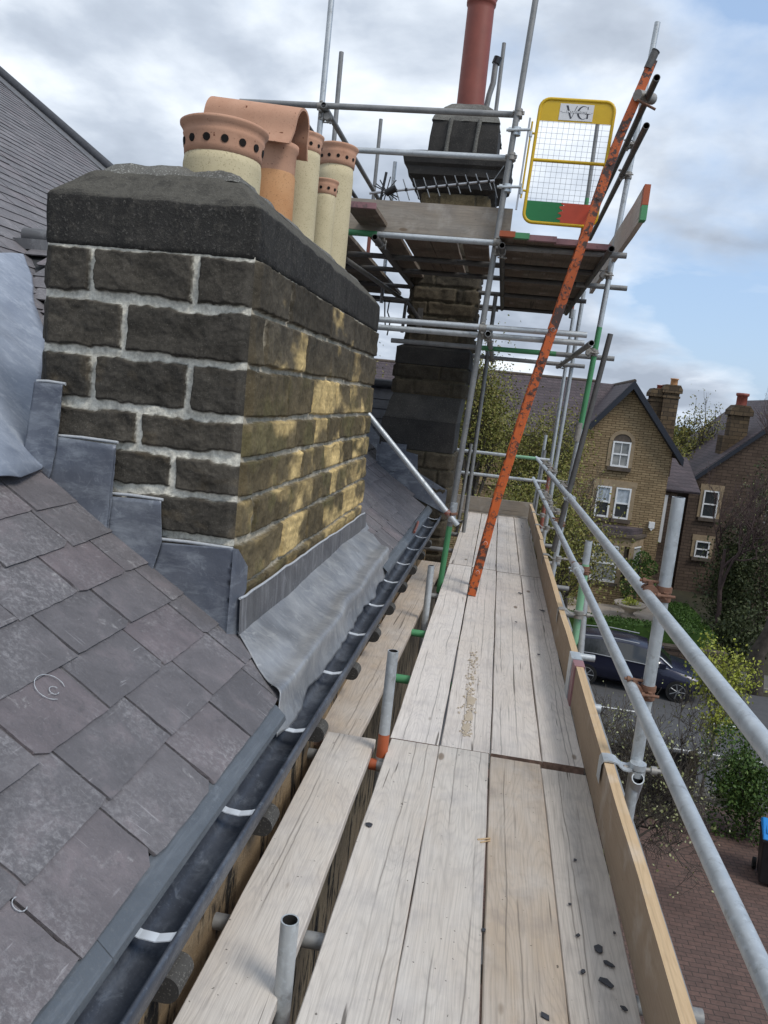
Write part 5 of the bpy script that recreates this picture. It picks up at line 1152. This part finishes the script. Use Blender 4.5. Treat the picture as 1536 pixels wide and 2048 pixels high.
# clipped hedge: one continuous box hedge with a return
def hedge():
    rg = random.Random(61); t = thing('clipped_hedge', 'clipped bright green hedge round the front garden of the gabled house', 'hedge', (6, 27.5, GZ))
    b = MB(); P = []
    for (x0, y0, x1, y1) in ((.8, 27.15, 8.3, 28.0), (7.35, 28.0, 8.3, 31.6)):
        b.box((x0 - 6 + .06, y0 - 27.5 + .06, 0), (x1 - 6 - .06, y1 - 27.5 - .06, 1.16), M['leaf_hedge'])
        for _ in range(5200):
            f = rg.random(); x, y, z = rg.uniform(x0, x1), rg.uniform(y0, y1), rg.uniform(0, 1.2)
            if f < .5: z = 1.2 + rg.gauss(0, .02)
            elif f < .75: y = y0 + rg.gauss(0, .02)
            elif f < .88: x = x0 if rg.random() < .5 else x1
            else: y = y1
            P.append(Vector((x - 6, y - 27.5, z)))
    leafmesh(b, P, .085, M['leaf_hedge'], rg); b.build('foliage', t)
hedge()
tt = thing('topiary_bush', 'cloud pruned bush at the right corner of the bay', 'shrub', (6.75, 34.2, GZ)); rg = random.Random(63)
for (x, y, z, r) in ((0, 0, .5, .55), (-.3, -.1, 1.1, .42), (.35, -.1, 1.2, .45), (0, 0, 1.75, .42), (.45, 0, 2.0, .34), (-.35, 0, 1.9, .34), (.1, 0, 2.35, .33)):
    b = MB(); P = []
    for _ in range(420):
        d = Vector((rg.gauss(0, 1), rg.gauss(0, 1), rg.gauss(0, 1))).normalized(); P.append(Vector((x, y, z)) + d * r * rg.uniform(.85, 1.05))
    leafmesh(b, P, .10, M['leaf_box'], rg); b.build('foliage_ball', tt)
b = MB(); b.tube((0, 0, 0), (0, 0, 2.3), .06, M['bark'], 8); b.build('trunk', tt)

# ================================================================== houses across the street
def sash(parent, x0, x1, z0, z1, y, bars=False, lower='glass', upper='glass_net', yaw=None, arch=False, sill='dress_dark', surround=True):
    """sash window facing -y: frame with a meeting rail, two panes"""
    T = Matrix.Translation((0, 0, 0)) if yaw is None else yaw; fw = .07; zm = (z0 + z1) / 2; b = MB(); d = .07
    for lo, hi in (((x0, y - d, z0), (x0 + fw, y + .05, z1)), ((x1 - fw, y - d, z0), (x1, y + .05, z1)), ((x0 + fw, y - d, z0), (x1 - fw, y + .05, z0 + fw * 1.1)), ((x0 + fw, y - d, z1 - fw), (x1 - fw, y + .05, z1)), ((x0 + fw, y - d * .7, zm - .035), (x1 - fw, y + .05, zm + .035))):
        b.box(lo, hi, M['white'], T)
    if bars:
        xm = (x0 + x1) / 2; b.box((xm - .018, y - d * .5, z0 + fw), (xm + .018, y + .04, zm - .036), M['white'], T); b.box((xm - .018, y - d * .5, zm + .036), (xm + .018, y + .04, z1 - fw), M['white'], T)
    w_ = b.build('window', parent)
    b = MB(); b.box((x0 + fw, y - .012, zm + .03), (x1 - fw, y + .02, z1 - fw), M[upper], T); b.build('pane', w_)
    b = MB(); b.box((x0 + fw, y - .010, z0 + fw), (x1 - fw, y + .022, zm - .03), M[lower], T); b.build('pane', w_)
    b = MB(); b.box((x0 - .12, y - .16, z0 - .17), (x1 + .12, y + .04, z0 - .005), M[sill], T); b.build('sill', w_)
    if surround:
        b = MB(); b.box((x0 - .17, y - .035, z0), (x0 - .004, y + .04, z1 + .01), M['dress'], T); b.box((x1 + .004, y - .035, z0), (x1 + .17, y + .04, z1 + .01), M['dress'], T)
        if not arch: b.box((x0 - .20, y - .04, z1 + .012), (x1 + .20, y + .04, z1 + .30), M['dress'], T)
        else:
            xm = (x0 + x1) / 2; r = (x1 - x0) / 2; P = [(xm + r * math.cos(t), z1 + .012 + r * .82 * math.sin(t)) for t in np.linspace(0, math.pi, 16)]; Q = [(xm + (r + .16) * math.cos(t), z1 + .012 + (r * .82 + .16) * math.sin(t)) for t in np.linspace(0, math.pi, 16)]
            b.prism(P, y - .02, y + .04, M['dress_dark'])
            for i in range(15): b.prism([P[i], Q[i], Q[i + 1], P[i + 1]], y - .05, y + .03, M['dress'])
        b.build('surround', w_)
    return w_
FY = 35.5
h1 = thing('gabled_house', 'honey stone house with a navy edged gable, white sash windows and twin stacks', 'house', (5.5, FY, GZ))
def hp(o): return part(o, h1)
class HP:                                                    # sash() parents through plain parenting; keep world place
    pass
def reparent(o): return part(o, h1)
AX, AZ, EX, EZ, EL = 5.56, 3.15, 7.64, .14, 3.48
b = MB(); b.prism([(EL, GZ - .2), (EX, GZ - .2), (EX, EZ + .35), (AX, AZ - .25), (EL, EZ + .35)], FY, 43.5, M['house_wall']); wall1 = hp(b.build('wall'))
b = MB(); b.box((-7, 38.2, GZ - .2), (EL - .01, 43.4, .42), M['house_wall']); hp(b.build('wing_wall'))
b = MB()
def slab(b, P, th, m): 
    n = (Vector(P[1]) - Vector(P[0])).cross(Vector(P[3]) - Vector(P[0])).normalized() * th
    b.add([tuple(p) for p in P] + [tuple(Vector(p) + n) for p in P], [(0, 3, 2, 1), (4, 5, 6, 7), (0, 1, 5, 4), (1, 2, 6, 5), (2, 3, 7, 6), (3, 0, 4, 7)], M[m])
sl_ = (AZ - EZ) / (EX + .32 - AX)
slab(b, [(EX + .42, FY - .32, EZ - .08), (EX + .42, 43.6, EZ - .08), (AX, 43.6, AZ), (AX, FY - .32, AZ)], .10, 'house_roof'); slab(b, [(AX, FY - .32, AZ), (AX, 43.6, AZ), (EL - .42, 43.6, EZ - .08), (EL - .42, FY - .32, EZ - .08)], .10, 'house_roof')
slab(b, [(-7.2, 37.9, .30), (AX - .1, 37.9, .30), (AX - .1, 40.8, 3.22), (-7.2, 40.8, 3.22)], .10, 'house_roof'); slab(b, [(-7.2, 40.8, 3.22), (AX - .1, 40.8, 3.22), (AX - .1, 43.8, .30), (-7.2, 43.8, .30)], .10, 'house_roof')
roof1 = hp(b.build('roof'))
b = MB(); b.tube((-7.2, 40.8, 3.34), (4.6, 40.8, 3.34), .09, M['dress_dark'], 8); b.tube((AX, FY - .3, AZ + .12), (AX, 43.5, AZ + .12), .09, M['dress_dark'], 8); o = b.build('ridge_tile'); o.parent = roof1
for s in (1, -1):
    x1 = AX + s * (EX + .46 - AX); b = MB(); P = [(AX, AZ + .14), (x1, EZ - .02), (x1, EZ - .34), (AX, AZ - .22)]; b.prism(P, FY - .42, FY - .335, M['barge']); P2 = [(AX, AZ - .15), (x1, EZ - .25), (x1 - s * .05, EZ - .30), (AX, AZ - .24)]; b.prism(P2, FY - .33, FY, M['barge']); o = b.build('bargeboard'); o.parent = roof1
def wadd(*a, **k):
    o = sash(None, *a, **k); hp(o); return o
wadd(5.08, 5.86, -.53, .60, FY, bars=True, arch=True, lower='glass_net')
wadd(4.68, 5.31, -2.84, -1.44, FY, upper='sky_glass', surround=False); wadd(5.51, 6.17, -2.84, -1.44, FY, upper='sky_glass', surround=False)
b = MB(); b.box((4.50, FY - .035, -2.84), (4.676, FY + .04, -1.43), M['dress']); b.box((5.314, FY - .035, -2.84), (5.506, FY + .04, -1.43), M['dress']); b.box((6.174, FY - .035, -2.84), (6.35, FY + .04, -1.43), M['dress']); b.box((4.46, FY - .04, -1.428), (6.39, FY + .04, -1.14), M['dress']); hp(b.build('window_surround'))
# ground floor bay
bx0, bx1, by = 4.05, 7.02, 34.55; pl = [(bx0, FY), (bx0 + .55, by), (bx1 - .62, by), (bx1, FY)]
b = MB()
b.prism(pl, GZ, -5.72, M['house_wall'], 2); b.prism([(x + (-.06 if i < 2 else .06), y - (.06 if 0 < i < 3 else 0)) for i, (x, y) in enumerate(pl)], -5.72, -5.60, M['dress'], 2)
bay = hp(b.build('bay'))
b = MB(); b.prism([(x + (.16 if i < 2 else -.16), y + (.14 if 0 < i < 3 else 0)) for i, (x, y) in enumerate(pl)], -5.6, -3.92, M['dress_dark'], 2); o = b.build('bay_core'); o.parent = bay
b = MB(); b.prism([(x, y) for x, y in pl], -3.92, -3.52, M['dress'], 2); b.prism([(x + (-.1 if i < 2 else .1), y - (.12 if 0 < i < 3 else 0)) for i, (x, y) in enumerate(pl)], -3.52, -3.40, M['dress_dark'], 2); b.prism([(x + (.1 if i < 2 else -.1), y + (.1 if 0 < i < 3 else 0)) for i, (x, y) in enumerate(pl)], -3.40, -3.14, M['house_roof'], 2); o = b.build('bay_roof'); o.parent = bay; o.matrix_parent_inverse = Matrix()
for x, y in ((bx0 + .55, by), (bx1 - .62, by), (bx0 + .06, FY - .08), (bx1 - .06, FY - .08), (5.98 , by)):
    b = MB(); b.box((x - .10, y - .02, -5.60), (x + .10, y + .18, -3.92), M['dress']); o = b.build('mullion'); o.parent = bay
wadd(4.74, 5.86, -5.6, -3.94, by + .08, surround=False, lower='glass_net')
for (ax, ay), (cx, cy) in ((pl[0], pl[1]), (pl[3], pl[2])):
    d = Vector((cx - ax, cy - ay, 0)); L = d.length; an = math.atan2(d.y, d.x) if ax < cx else math.atan2(-d.y, -d.x); c = Vector(((ax + cx) / 2, (ay + cy) / 2, 0))
    wadd(-L / 2 + .16, L / 2 - .10, -5.6, -3.94, .08, yaw=Matrix.Translation(c) @ Matrix.Rotation(an, 4, 'Z'), surround=False)
b = MB(); b.box((7.12, FY - .16, -3.08), (7.36, FY - .004, -2.80), M['white']); b.prism([(7.14, -3.08), (7.34, -3.08), (7.24, -3.2)], FY - .14, FY - .01, M['white']); hp(b.build('alarm_box'))
wadd(1.2, 1.95, -2.8, -1.4, 38.2); wadd(2.5, 3.2, -2.8, -1.4, 38.2); wadd(2.3, 3.1, -.9, .05, 38.2, surround=False)
b = MB(); b.box((-1.2, 38.05, -2.25), (3.4, 38.19, -2.10), M['dress']); b.tube((3.60, FY - .09, GZ), (3.60, FY - .09, .2), .05, M['black'], 8); hp(b.build('drainpipe'))
def stack(x0, x1, y0, y1, z0, z1, parent_roof, pot_m, pots, seed, cap=.16, ph=.3, pr=.13):
    b = MB(); b.box((x0, y0, z0), (x1, y1, z1 - .38), M['stack_stone']); b.box((x0 - .04, y0 - .04, z1 - .62), (x1 + .04, y1 + .04, z1 - .52), M['stack_stone'])
    b.prism([(x0 - .10, z1 - .38), (x1 + .10, z1 - .38), (x1 + .10, z1 - .20), (x1 - .02, z1), (x0 + .02, z1), (x0 - .10, z1 - .20)], y0 - .10, y1 + .10, M['stack_stone'])
    o = b.build('chimney'); o.parent = parent_roof
    for px in pots: b2 = 0; 
    b = MB()
    for px in pots: b.lathe([(pr, z1 - .02), (pr * .95, z1 + ph * .8), (pr * 1.15, z1 + ph * .85), (pr * 1.1, z1 + ph), (pr * .8, z1 + ph)], (px, (y0 + y1) / 2, 0), M[pot_m], 14)
    o2 = b.build('chimney_pots'); o2.parent = parent_roof; return o
stack(6.98, 7.62, 38.6, 39.4, -.5, 3.20, roof1, 'redpot', (7.36,), 1, ph=.18); stack(7.50, 8.20, 38.4, 39.2, -.8, 3.42, roof1, 'terra_old', (7.95,), 2, ph=.32, pr=.17)
b = MB(); b.box((6.9, 38.3, -.9), (8.3, 39.5, .6), M['stack_stone']); o = b.build('chimney'); o.parent = roof1
b = MB(); b.box((EX + .02, 38.0, GZ - .2), (8.7, 44, -1.6), M['house_wall2']); slab(b, [(EX + .05, 37.8, -1.55), (9.7, 37.8, -1.55), (9.7, 41.5, -.1), (EX + .05, 41.5, -.1)], .1, 'house_roof'); b.box((8.05, 37.93, -4.05), (8.30, 38.0, -1.75), M['white']); hp(b.build('link_wing'))
# second house, darker, half hidden by trees
h2 = thing('dark_house', 'dark weathered stone house at the right, purple slate roof rising behind bare twigs', 'house', (13, 40, GZ))
def h2p(o): return part(o, h2)
b = MB(); b.prism([(9.72, GZ - .2), (19.0, GZ - .2), (19.0, -1.2), (14.4, 3.1), (9.72, -1.25)], 40.0, 50, M['house_wall2']); h2p(b.build('wall'))
b = MB(); slab(b, [(14.4, 39.7, 3.35), (14.4, 50.2, 3.35), (9.35, 50.2, -1.35), (9.35, 39.7, -1.35)], .12, 'house_roof'); slab(b, [(19.4, 39.7, -1.35), (19.4, 50.2, -1.35), (14.4, 50.2, 3.35), (14.4, 39.7, 3.35)], .12, 'house_roof')
roof2 = h2p(b.build('roof'))
b = MB(); b.prism([(9.25, -1.55), (14.4, 3.20), (14.4, 3.42), (9.25, -1.30)], 39.58, 39.69, M['barge']); o = b.build('bargeboard'); o.parent = roof2
b = MB(); b.box((11.30, 40.6, 0), (12.15, 41.4, 2.62), M['stack_stone']); b.prism([(11.18, 2.35), (12.27, 2.35), (12.27, 2.60), (12.05, 2.86), (11.4, 2.86), (11.18, 2.60)], 40.5, 41.5, M['stack_stone']); b.box((11.02, 40.5, -1), (12.3, 41.5, 1.3), M['stack_stone']); o = b.build('chimney'); o.parent = roof2
b = MB(); b.lathe([(.25, 2.84), (.25, 3.30), (.31, 3.34), (.31, 3.46), (.22, 3.46)], (11.75, 41, 0), M['redpot'], 16); o = b.build('chimney_pot'); o.parent = roof2
for a in ((10.42, 11.15, -2.82, -1.46), (10.42, 11.1, -4.85, -4.02), (13.4, 14.1, -2.8, -1.4)): o = sash(None, *a, 40.0, upper='glass', sill='dress_dark'); h2p(o)
b = MB(); b.box((12.6, 38.2, GZ), (16, 39.99, -4.5), M['house_wall2']); b.box((12.5, 38.1, -4.5), (16.1, 39.99, -4.3), M['dress_dark']); h2p(b.build('bay')); o = sash(None, 13.62, 14.25, -6.5, -5.3, 38.2, upper='glass'); h2p(o)
b = MB(); b.prism([(15.2, 2.0), (15.9, 2.0), (15.9, 4.1), (15.2, 4.1)], 44, 44.8, M['stack_stone']); o = b.build('chimney'); o.parent = roof2
# distant roofs and trees beyond
hd = thing('far_house', 'pale distant house glimpsed through the trees past the end of the deck', 'house', (-1.5, 60, GZ)); b = MB(); b.box((-5, -4, 0), (4, 4, 5.2), M['dress']); b.build('wall', hd); b = MB(); slab(b, [(-5.3, -4.3, 5.0), (4.3, -4.3, 5.0), (4.3, 0, 7.6), (-5.3, 0, 7.6)], .1, 'house_roof'); b.build('roof', hd)
for x in (-3.4, .2, 2.2): b = MB(); b.box((x, -4.05, 2.8), (x + 1.0, -3.99, 4.2), M['white']); b.box((x + .1, -4.07, 2.95), (x + .9, -4.051, 4.05), M['glass']); b.build('window', hd)
rgt = random.Random(71); b = MB(); P = []
for _ in range(26000):
    x = rgt.uniform(-80, 110); y = rgt.uniform(64, 84); top = 4.6 + 3.4 * float(vnoise(np.array(x / 9), np.array(y / 30), 5)) + 1.6 * float(vnoise(np.array(x / 2.5), np.array(2.), 6))
    P.append(Vector((x, y, GZ + top * rgt.random() ** .45)))
leafmesh(b, P, .85, M['leaf_spring'], rgt); tag(b.build('far_wood'), 'far belt of budding trees beyond the houses', 'wood', None, 'stuff')
# garden wall of the gabled house, planter, pillar
tag((lambda b: (b.box((-2, 26.85, GZ - .1), (8.6, 27.10, GZ + .62), M['house_wall2']), b.box((-2.03, 26.80, GZ + .62), (8.63, 27.14, GZ + .70), M['dress_dark']), b.build('garden_wall'))[-1])(MB()), 'low stone garden wall in front of the clipped hedge', 'wall')
b = MB(); b.lathe([(.0, .0), (.30, .0), (.30, .12), (.16, .2), (.2, .3), (.55, .52), (.66, .56), (.66, .64), (.58, .64), (.52, .56), (0, .54)], (6.3, 32.6, GZ + .05), M['patio'], 24); pt = tag(b.build('planter'), 'stone bowl planter with a small green plant on the patio', 'planter')
b = MB(); leafmesh(b, [Vector((6.3 + rgt.gauss(0, .16), 32.6 + rgt.gauss(0, .16), GZ + .75 + rgt.gauss(0, .08))) for _ in range(260)], .10, M['leaf_lime'], rgt); b.build('foliage', pt)

# ================================================================== parked car
car = thing('parked_car', 'dark navy estate car parked by the far kerb', 'car', (5.05, 24.35, GZ - .01)); car.rotation_euler.z = math.radians(-9)
ST = [(-2.22, .42, .72, .74, .62, .55), (-2.16, .30, .88, .98, .80, .62), (-2.05, .28, .98, 1.14, .86, .66), (-1.62, .27, 1.00, 1.42, .89, .64), (-1.0, .27, 1.0, 1.49, .90, .64), (-.2, .27, .98, 1.50, .90, .64), (.35, .27, .96, 1.43, .90, .63), (.75, .27, .95, 1.24, .90, .66), (1.12, .27, .94, .99, .89, .72), (1.6, .28, .86, .90, .87, .70), (2.0, .30, .76, .79, .80, .64), (2.2, .36, .60, .63, .66, .55)]
def sec(x, zb, zw, zr, w, wr): return [(x, -w * .9, zb), (x, -w, zb + .12), (x, -w, zw * .72), (x, -w * .97, zw), (x, -wr, zr - .04), (x, -wr * .85, zr), (x, wr * .85, zr), (x, wr, zr - .04), (x, w * .97, zw), (x, w, zw * .72), (x, w, zb + .12), (x, w * .9, zb)]
b = MB(); g = MB(); S_ = [sec(*s) for s in ST]; n = 12; vs = [p for s in S_ for p in s]; fb, fg = [], []
for i in range(len(S_) - 1):
    for j in range(n):
        q = (i * n + j, i * n + (j + 1) % n, (i + 1) * n + (j + 1) % n, (i + 1) * n + j)
        side = j in (3, 7) and 2 <= i <= 6; scr = j in (4, 5, 6) and i in (6, 7)
        (fg if side or scr or (j == 5 and i == 2) else fb).append(q)
b.add(vs, fb, M['car'], True); b.add(vs[:n], [tuple(range(n))], M['car']); b.add(vs[-n:], [tuple(range(n - 1, -1, -1))], M['car']); b.build('body', car)
g.add(vs, fg, M['car_glass'], True); g.build('window', car)
for s in (-1, 1):
    b = MB(); b.path([(-1.9, s * .885, 1.0), (-1.2, s * .885, 1.03), (.4, s * .885, .985), (1.0, s * .87, .97)], .014, M['alu'], 6); b.build('window_trim', car)
    b = MB(); b.path([(-1.7, s * .60, 1.46), (-.8, s * .60, 1.55), (.1, s * .60, 1.52)], .018, M['alu'], 6); b.build('roof_rail', car)
    b = MB(); b.box((-2.24, s * .50 - .17, .78), (-2.02, s * .50 + .26 * s + .08, .98), M['tail']); b.build('tail_light', car)
    b = MB(); b.box((.72, s * .90 - .05, .98), (.92, s * 1.0 + .04, 1.12), M['car']); b.build('wing_mirror', car)
    b = MB(); b.box((1.95, s * .50 - .18, .60), (2.14, s * .50 + .18, .74), M['glass_net']); b.build('headlight', car)
    for x in (-1.34, 1.34):
        b = MB(); b.tube((x, s * .70, .33), (x, s * .905, .33), .33, M['tyre'], 26); wo = b.build('wheel', car)
        b = MB(); b.tube((x, s * .90, .33), (x, s * .908, .33), .23, M['black'], 22)
        for k in range(7):
            a = k * 6.283 / 7; b.tube((x, s * .911, .33), (x + .225 * math.cos(a), s * .911, .33 + .225 * math.sin(a)), .020, M['rim'], 6)
        b.lathe([(.225, -.01), (.235, 0), (.225, .012)], (x, s * .905, .33), M['rim'], 24, (0, s, 0)); b.build('rim', wo)
b = MB(); b.path([(.38, -.62, 1.40), (.78, -.66, 1.20), (1.10, -.72, .985)], .022, M['alu'], 6); b.build('windscreen_trim', car)
# ================================================================== bin, fence, post on our side
bn = thing('wheelie_bin', 'black wheeled bin with a bright blue lid on the brick drive', 'bin', (6.02, 14.25, GZ)); bn.rotation_euler.z = math.radians(-14)
b = MB(); lo4 = [(-.23, -.28), (.23, -.28), (.23, .26), (-.23, .26)]; hi4 = [(-.29, -.36), (.29, -.36), (.29, .34), (-.29, .34)]
b.add([(x, y, .06) for x, y in lo4] + [(x, y, .94) for x, y in hi4], [(3, 2, 1, 0), (4, 5, 6, 7), (0, 1, 5, 4), (1, 2, 6, 5), (2, 3, 7, 6), (3, 0, 4, 7)], M['black']); b.box((-.31, -.38, .88), (.31, .36, .95), M['black']); b.build('body', bn, .02)
b = MB(); b.add([(-.31, -.40, .955), (.31, -.40, .955), (.31, .36, 1.0), (-.31, .36, 1.0), (-.29, -.38, .99), (.29, -.38, .99), (.27, .32, 1.06), (-.27, .32, 1.06)], [(0, 3, 2, 1), (4, 5, 6, 7), (0, 1, 5, 4), (1, 2, 6, 5), (2, 3, 7, 6), (3, 0, 4, 7)], M['blue']); b.box((-.24, -.25, 1.0), (.24, .15, 1.035), M['blue']); b.build('lid', bn, .015)
b = MB(); b.box((-.14, -.362, .62), (.02, -.348, .68), M['sign']); b.build('label_plate', bn); b = MB(); b.tube((-.3, .34, .93), (.3, .34, .93), .02, M['black'], 8); b.build('handle', bn)
for s in (-1, 1): b = MB(); b.tube((s * .25, .30, .11), (s * .31, .30, .11), .11, M['tyre'], 16); b.build('wheel', bn)
fn = thing('panel_fence', 'low black fence along the front of the brick drive', 'fence', (3.6, 16.35, GZ)); b = MB()
b.box((-1.6, -.02, .05), (1.22, .02, 1.28), M['fence']); b.box((-1.6, -.03, 1.28), (1.22, .03, 1.33), M['fence']); b.build('panel', fn)
b = MB(); b.box((-1.6, -.05, .9), (1.22, .05, .98), M['fence']); b.build('rail', fn)
b = MB(); b.box((4.85, 16.28, GZ), (5.03, 16.46, GZ + 1.36), M['timber_post']); b.add([(4.85, 16.28, GZ + 1.36), (5.03, 16.28, GZ + 1.36), (5.03, 16.46, GZ + 1.36), (4.85, 16.46, GZ + 1.36), (4.94, 16.37, GZ + 1.43)], [(0, 1, 4), (1, 2, 4), (2, 3, 4), (3, 0, 4)], M['timber_post']); tag(b.build('gate_post'), 'mossy square timber post between the black fence and the clipped shrub', 'post')
b = MB(); b.box((3.9, 15.85, GZ - .01), (4.9, 16.15, GZ + .20), M['timber_post']); tag(b.build('sleeper'), 'mossy timber edging at the foot of the black fence', 'sleeper')

# ================================================================== loose bits on the boards and slates
def chalk(parts):
    b = MB()
    for cx, cy, rs, ry, a0, a1 in parts:
        b.path([rp(cx + rs * math.sin(math.radians(a)), cy + ry * math.cos(math.radians(a)), .0195) for a in np.linspace(a0, a1, 16)], [.0006 + .0011 * math.sin(a * 1.7) ** 2 for a in range(16)], M['sealant'], 5)
    b.build('chalk_mark', house)
chalk([(.53, 1.90, .045, .050, -30, 250), (.515, 1.90, .014, .016, 0, 300)]); chalk([(.168, 1.325, .017, .015, 60, 300)]); chalk([(.60, 1.72, .03, .08, 40, 120)])

chips = [(.478, 2.152, .034, .026), (.499, 2.096, .036, .012), (.482, 2.016, .050, .018), (.420, 2.195, .014, .012), (.304, 1.848, .026, .014), (-.291, 2.586, .028, .020), (.349, 6.53, .05, .02), (.515, 6.041, .05, .02), (.42, 2.043, .012, .014), (.518, 1.932, .022, .010), (.138, 2.137, .014, .012), (.41, 2.34, .010, .008), (.45, 2.6, .012, .008), (.535, 2.24, .010, .008), (.30, 5.6, .02, .012), (.43, 4.9, .02, .012)]
rgc = random.Random(81)
for x, y, a, c_ in chips:
    b = MB(); n = rgc.randint(4, 6); an = rgc.random() * 6.28; P = []
    for i in range(n):
        t = an + 6.283 * i / n + rgc.uniform(-.3, .3); u, v = .58 * a * rgc.uniform(.7, 1.1) * math.cos(t), c_ * .8 * rgc.uniform(.6, 1.1) * math.sin(t); r = .6; P.append((u * math.cos(r) + v * math.sin(r), -u * math.sin(r) + v * math.cos(r)))
    b.prism(P, 0, .004, M['slate_dark'], 2); o = b.build('slate_chip', loc=(x, y, .0025)); tag(o, 'small broken chip of slate lying on the deck boards', 'slate chip', 'slate chips on the deck')
b = MB()
def splat(b, x, y, rx, ry, z, seed, m):
    n = 26; P = []
    for i in range(n): t = 6.283 * i / n; k = .55 + .9 * float(fbm(math.cos(t) * 1.5 + 5, math.sin(t) * 1.5 + 5, seed, 4)); P.append((x + rx * k * math.cos(t), y + ry * k * math.sin(t), z))
    b.add(P + [(x, y, z + .004)], [(i, (i + 1) % n, n) for i in range(n)], M[m], True)
for k, (y, rx, ry) in enumerate(((3.60, .020, .05), (3.74, .022, .06), (3.95, .024, .06))): splat(b, .022 + .004 * k, y, rx, ry, -.0025, 90 + k, 'sand')
for k in range(240): y = 3.5 + rgc.random() ** 1.5 * 1.3; q_ = rgc.uniform(.3, 1); splat(b, .022 + rgc.gauss(0, .016), y, .007 * q_, .012 * q_, -.0022, 120 + k, 'sand')
tag(b.build('mortar_spill'), 'spill of sandy mortar on the middle deck board', 'mortar', None, 'stuff')
b = MB(); b.tube((.105, 2.62, .003), (.150, 2.64, .005), .0035, M['new'], 5); b.tube((.115, 2.605, .003), (.150, 2.625, .005), .003, M['new'], 5); tag(b.build('wood_splinter'), 'pale splinter of wood by the gap in the front boards', 'splinter')
